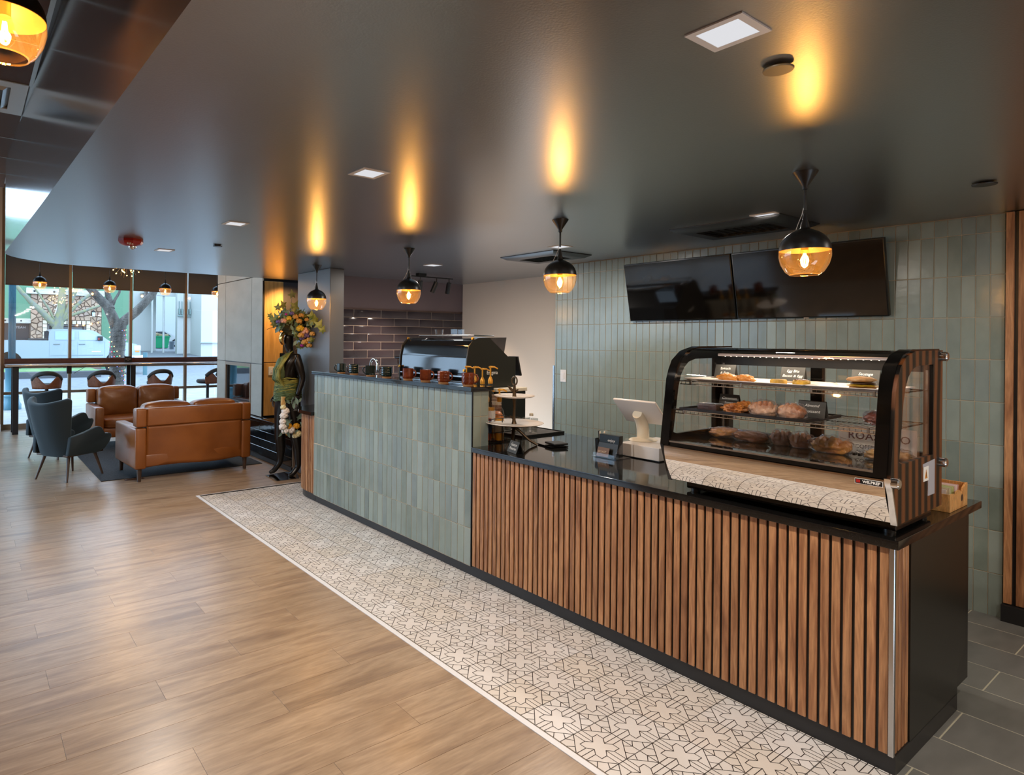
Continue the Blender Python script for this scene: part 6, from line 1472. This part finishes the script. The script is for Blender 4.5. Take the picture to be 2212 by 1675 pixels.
for i, (x, z, r) in enumerate(((12.5, 1.87, .3), (12.95, 1.85, -.25), (13.3, 1.82, .1))):
    q = thing('cardboard_box', ('torn cardboard box leaning at the left of the dumpster', 'grey cardboard sheet in the middle of the dumpster', 'flat cardboard piece at the right of the dumpster')[i], 'box', (x, 53.4, z), group='cardboard in the dumpster'); obj('carton', M().obox((x, 53.4, z), Vector((.24, 0, .24*r)), (0, .2, 0), Vector((-.1*r, 0, .1)), b=.01), crd, q)
tb_ = thing('trash_can', 'grey rubbish bin beside the green dumpster', 'bin', (13.75, 51.5, .7)); obj('can_body', M().lathe([(0, .75), (.17, .75), (.21, 1.33), (.23, 1.35), (.2, 1.37), (0, 1.37)], (13.35, 51.5, 0), 20), mk('bin_grey', '63707a', .6), tb_)
bl_ = thing('bollard', 'dark blue grey bollard past the truck bumper', 'bollard', (6.3, 29, .0)); obj('bollard_post', M().cyl((6.32, 28.6, 0), (6.32, 28.6, 1.02), .09, n=16), mk('bollard_teal', '4d6f78', .5), bl_)
# street trees
bark = mk('grey_bark', '6a655f', .9, nz=('4a4541', 9, (1, 1, .25)), bp=(30, 1, .03)); bark2 = mk('pale_bark', '74766f', .9, nz=('86855c', 6), bp=(30, .6, .02))
def tree(nm, label, limbs, mt, loc):
    t = thing(nm, label, 'tree', loc, group=None)
    for k, (pts, r0, r1) in enumerate(limbs):
        P = [Vector(p) for p in pts]; Q = [P[0]]; 
        for a, b in zip(P, P[1:]): Q += [a.lerp(b, .34), a.lerp(b, .67), b]
        Q = [q+Vector((noise.noise(q*3), noise.noise(q*3+Vector((5, 5, 5))), 0))*.03*(0 if i == 0 else 1) for i, q in enumerate(Q)]
        n = len(Q); obj('trunk' if k == 0 else 'branch', M().tube(Q, [r0+(r1-r0)*i/(n-1) for i in range(n)], n=12), mt, t, sm=80)
    return t
Y = 17.0
nt_ = tree('street_tree', 'rough dark street tree with forked trunk just outside the window', [
    ([(3.09, Y, -.02), (3.09, Y, .3), (3.09, Y, 1.2), (3.11, Y, 1.8), (3.12, Y, 2.02)], .17, .185),
    ([(3.07, Y, 1.9), (2.98, Y, 2.2), (2.86, Y+.05, 2.45), (2.70, Y+.05, 2.62), (2.40, Y+.1, 2.95), (2.1, Y+.2, 3.4)], .14, .075),
    ([(2.95, Y, 2.38), (2.93, Y+.1, 2.6), (2.86, Y+.1, 2.85), (2.8, Y+.2, 3.5)], .085, .05),
    ([(2.97, Y, 2.45), (3.03, Y, 2.6), (3.14, Y, 2.8), (3.25, Y+.1, 3.3)], .04, .025),
    ([(3.14, Y, 1.95), (3.30, Y, 2.12), (3.52, Y, 2.31), (3.72, Y, 2.52), (3.92, Y, 2.80), (4.2, Y, 3.4)], .125, .085),
    ([(3.75, Y, 2.55), (3.80, Y+.2, 2.8), (3.8, Y+.3, 3.3)], .06, .04)], bark, (3.09, Y, 0))
# string lights wound on the trunk
ltc = [emis('blue_light', '7f8fff', 3), emis('red_light', 'ff6a6a', 3), emis('green_light', '4fe0a0', 3), emis('warm_light', 'ffd08a', 4)]
sl_ = thing('string_lights', 'coloured string lights wound around the street tree trunk', 'string lights', (3.09, Y, .5))
m = M(); P = []
for i in range(240):
    a = i*.33; z = .35+i*.0066; r = .19+.01*math.sin(i); P.append((3.09+.01*(z-1)+r*math.cos(a), Y+r*math.sin(a), z))
obj('wire', M().tube(P, .004, n=4), X['black_kick'], sl_)
for k in range(4):
    m = M()
    for i in range(k, 240, 9): m.blob(P[i], .013, 6, 4)
    obj('bulbs', m, ltc[k], sl_, kind='stuff')
Y = 33.0
tree('street_tree', 'pale grey bare tree behind the pickup truck', [
    ([(3.47, Y, 0), (3.47, Y, 1.2), (3.47, Y, 2.1), (3.5, Y, 2.4)], .24, .23),
    ([(3.42, Y, 2.1), (2.90, Y, 2.72), (2.40, Y, 3.22), (1.86, Y, 3.87), (1.5, Y, 4.6)], .16, .06),
    ([(3.5, Y, 2.3), (3.62, Y, 3.12), (3.65, Y, 3.9), (3.6, Y, 5)], .19, .12),
    ([(3.36, Y, 2.4), (3.10, Y, 2.95), (2.70, Y, 3.61), (2.4, Y, 4.1)], .06, .03),
    ([(3.6, Y, 2.3), (4.02, Y, 2.88), (4.5, Y, 3.42), (4.97, Y, 3.80), (5.5, Y, 4.2)], .09, .05),
    ([(3.68, Y, 2.4), (4.04, Y, 2.68), (4.50, Y, 2.87), (5.16, Y, 3.13), (5.7, Y, 3.4)], .08, .05),
    ([(3.62, Y, 2.4), (3.99, Y, 3.26), (4.22, Y, 3.92), (4.4, Y, 4.7)], .11, .07)], bark2, (3.47, Y, 0))
sl2 = thing('string_lights', 'warm string lights among the bare branches before the stone facade', 'string lights', (4, 32.6, 3.4)); m = M(); q_ = random.Random(4)
for i in range(46): m.blob((3.05+q_.random()*1.1, 32.6, 3.1+q_.random()*.85), .022, 6, 4)
obj('bulbs', m, ltc[3], sl2, kind='stuff')
# lamp post
Y = 17.0
lp = thing('lamp_post', 'fluted teal cast iron lamp post left outside the window', 'lamp post', (.87, Y, 0)); tp_m = mk('teal_iron_paint', '3f6f80', .4, .2)
fl_ = []
m = M(); n = 24
def flute(u, v): a = 2*PI*u; r = (.073 if round(u*n*2) % 2 else .058); return Vector((.87+r*math.cos(a), Y+r*math.sin(a), 1.1+3.6*v))
m.grid(flute, n*2, 1, cu=True); obj('fluted_shaft', m, tp_m, lp, sm=0)
obj('base_casting', M().lathe([(0, -.01), (.20, -.01), (.20, .10), (.165, .16), (.15, .25), (.155, .3), (.13, .34), (.125, .9), (.14, .93), (.135, .98), (.10, 1.03), (.085, 1.10)], (.87, Y, 0), 16), tp_m, lp)
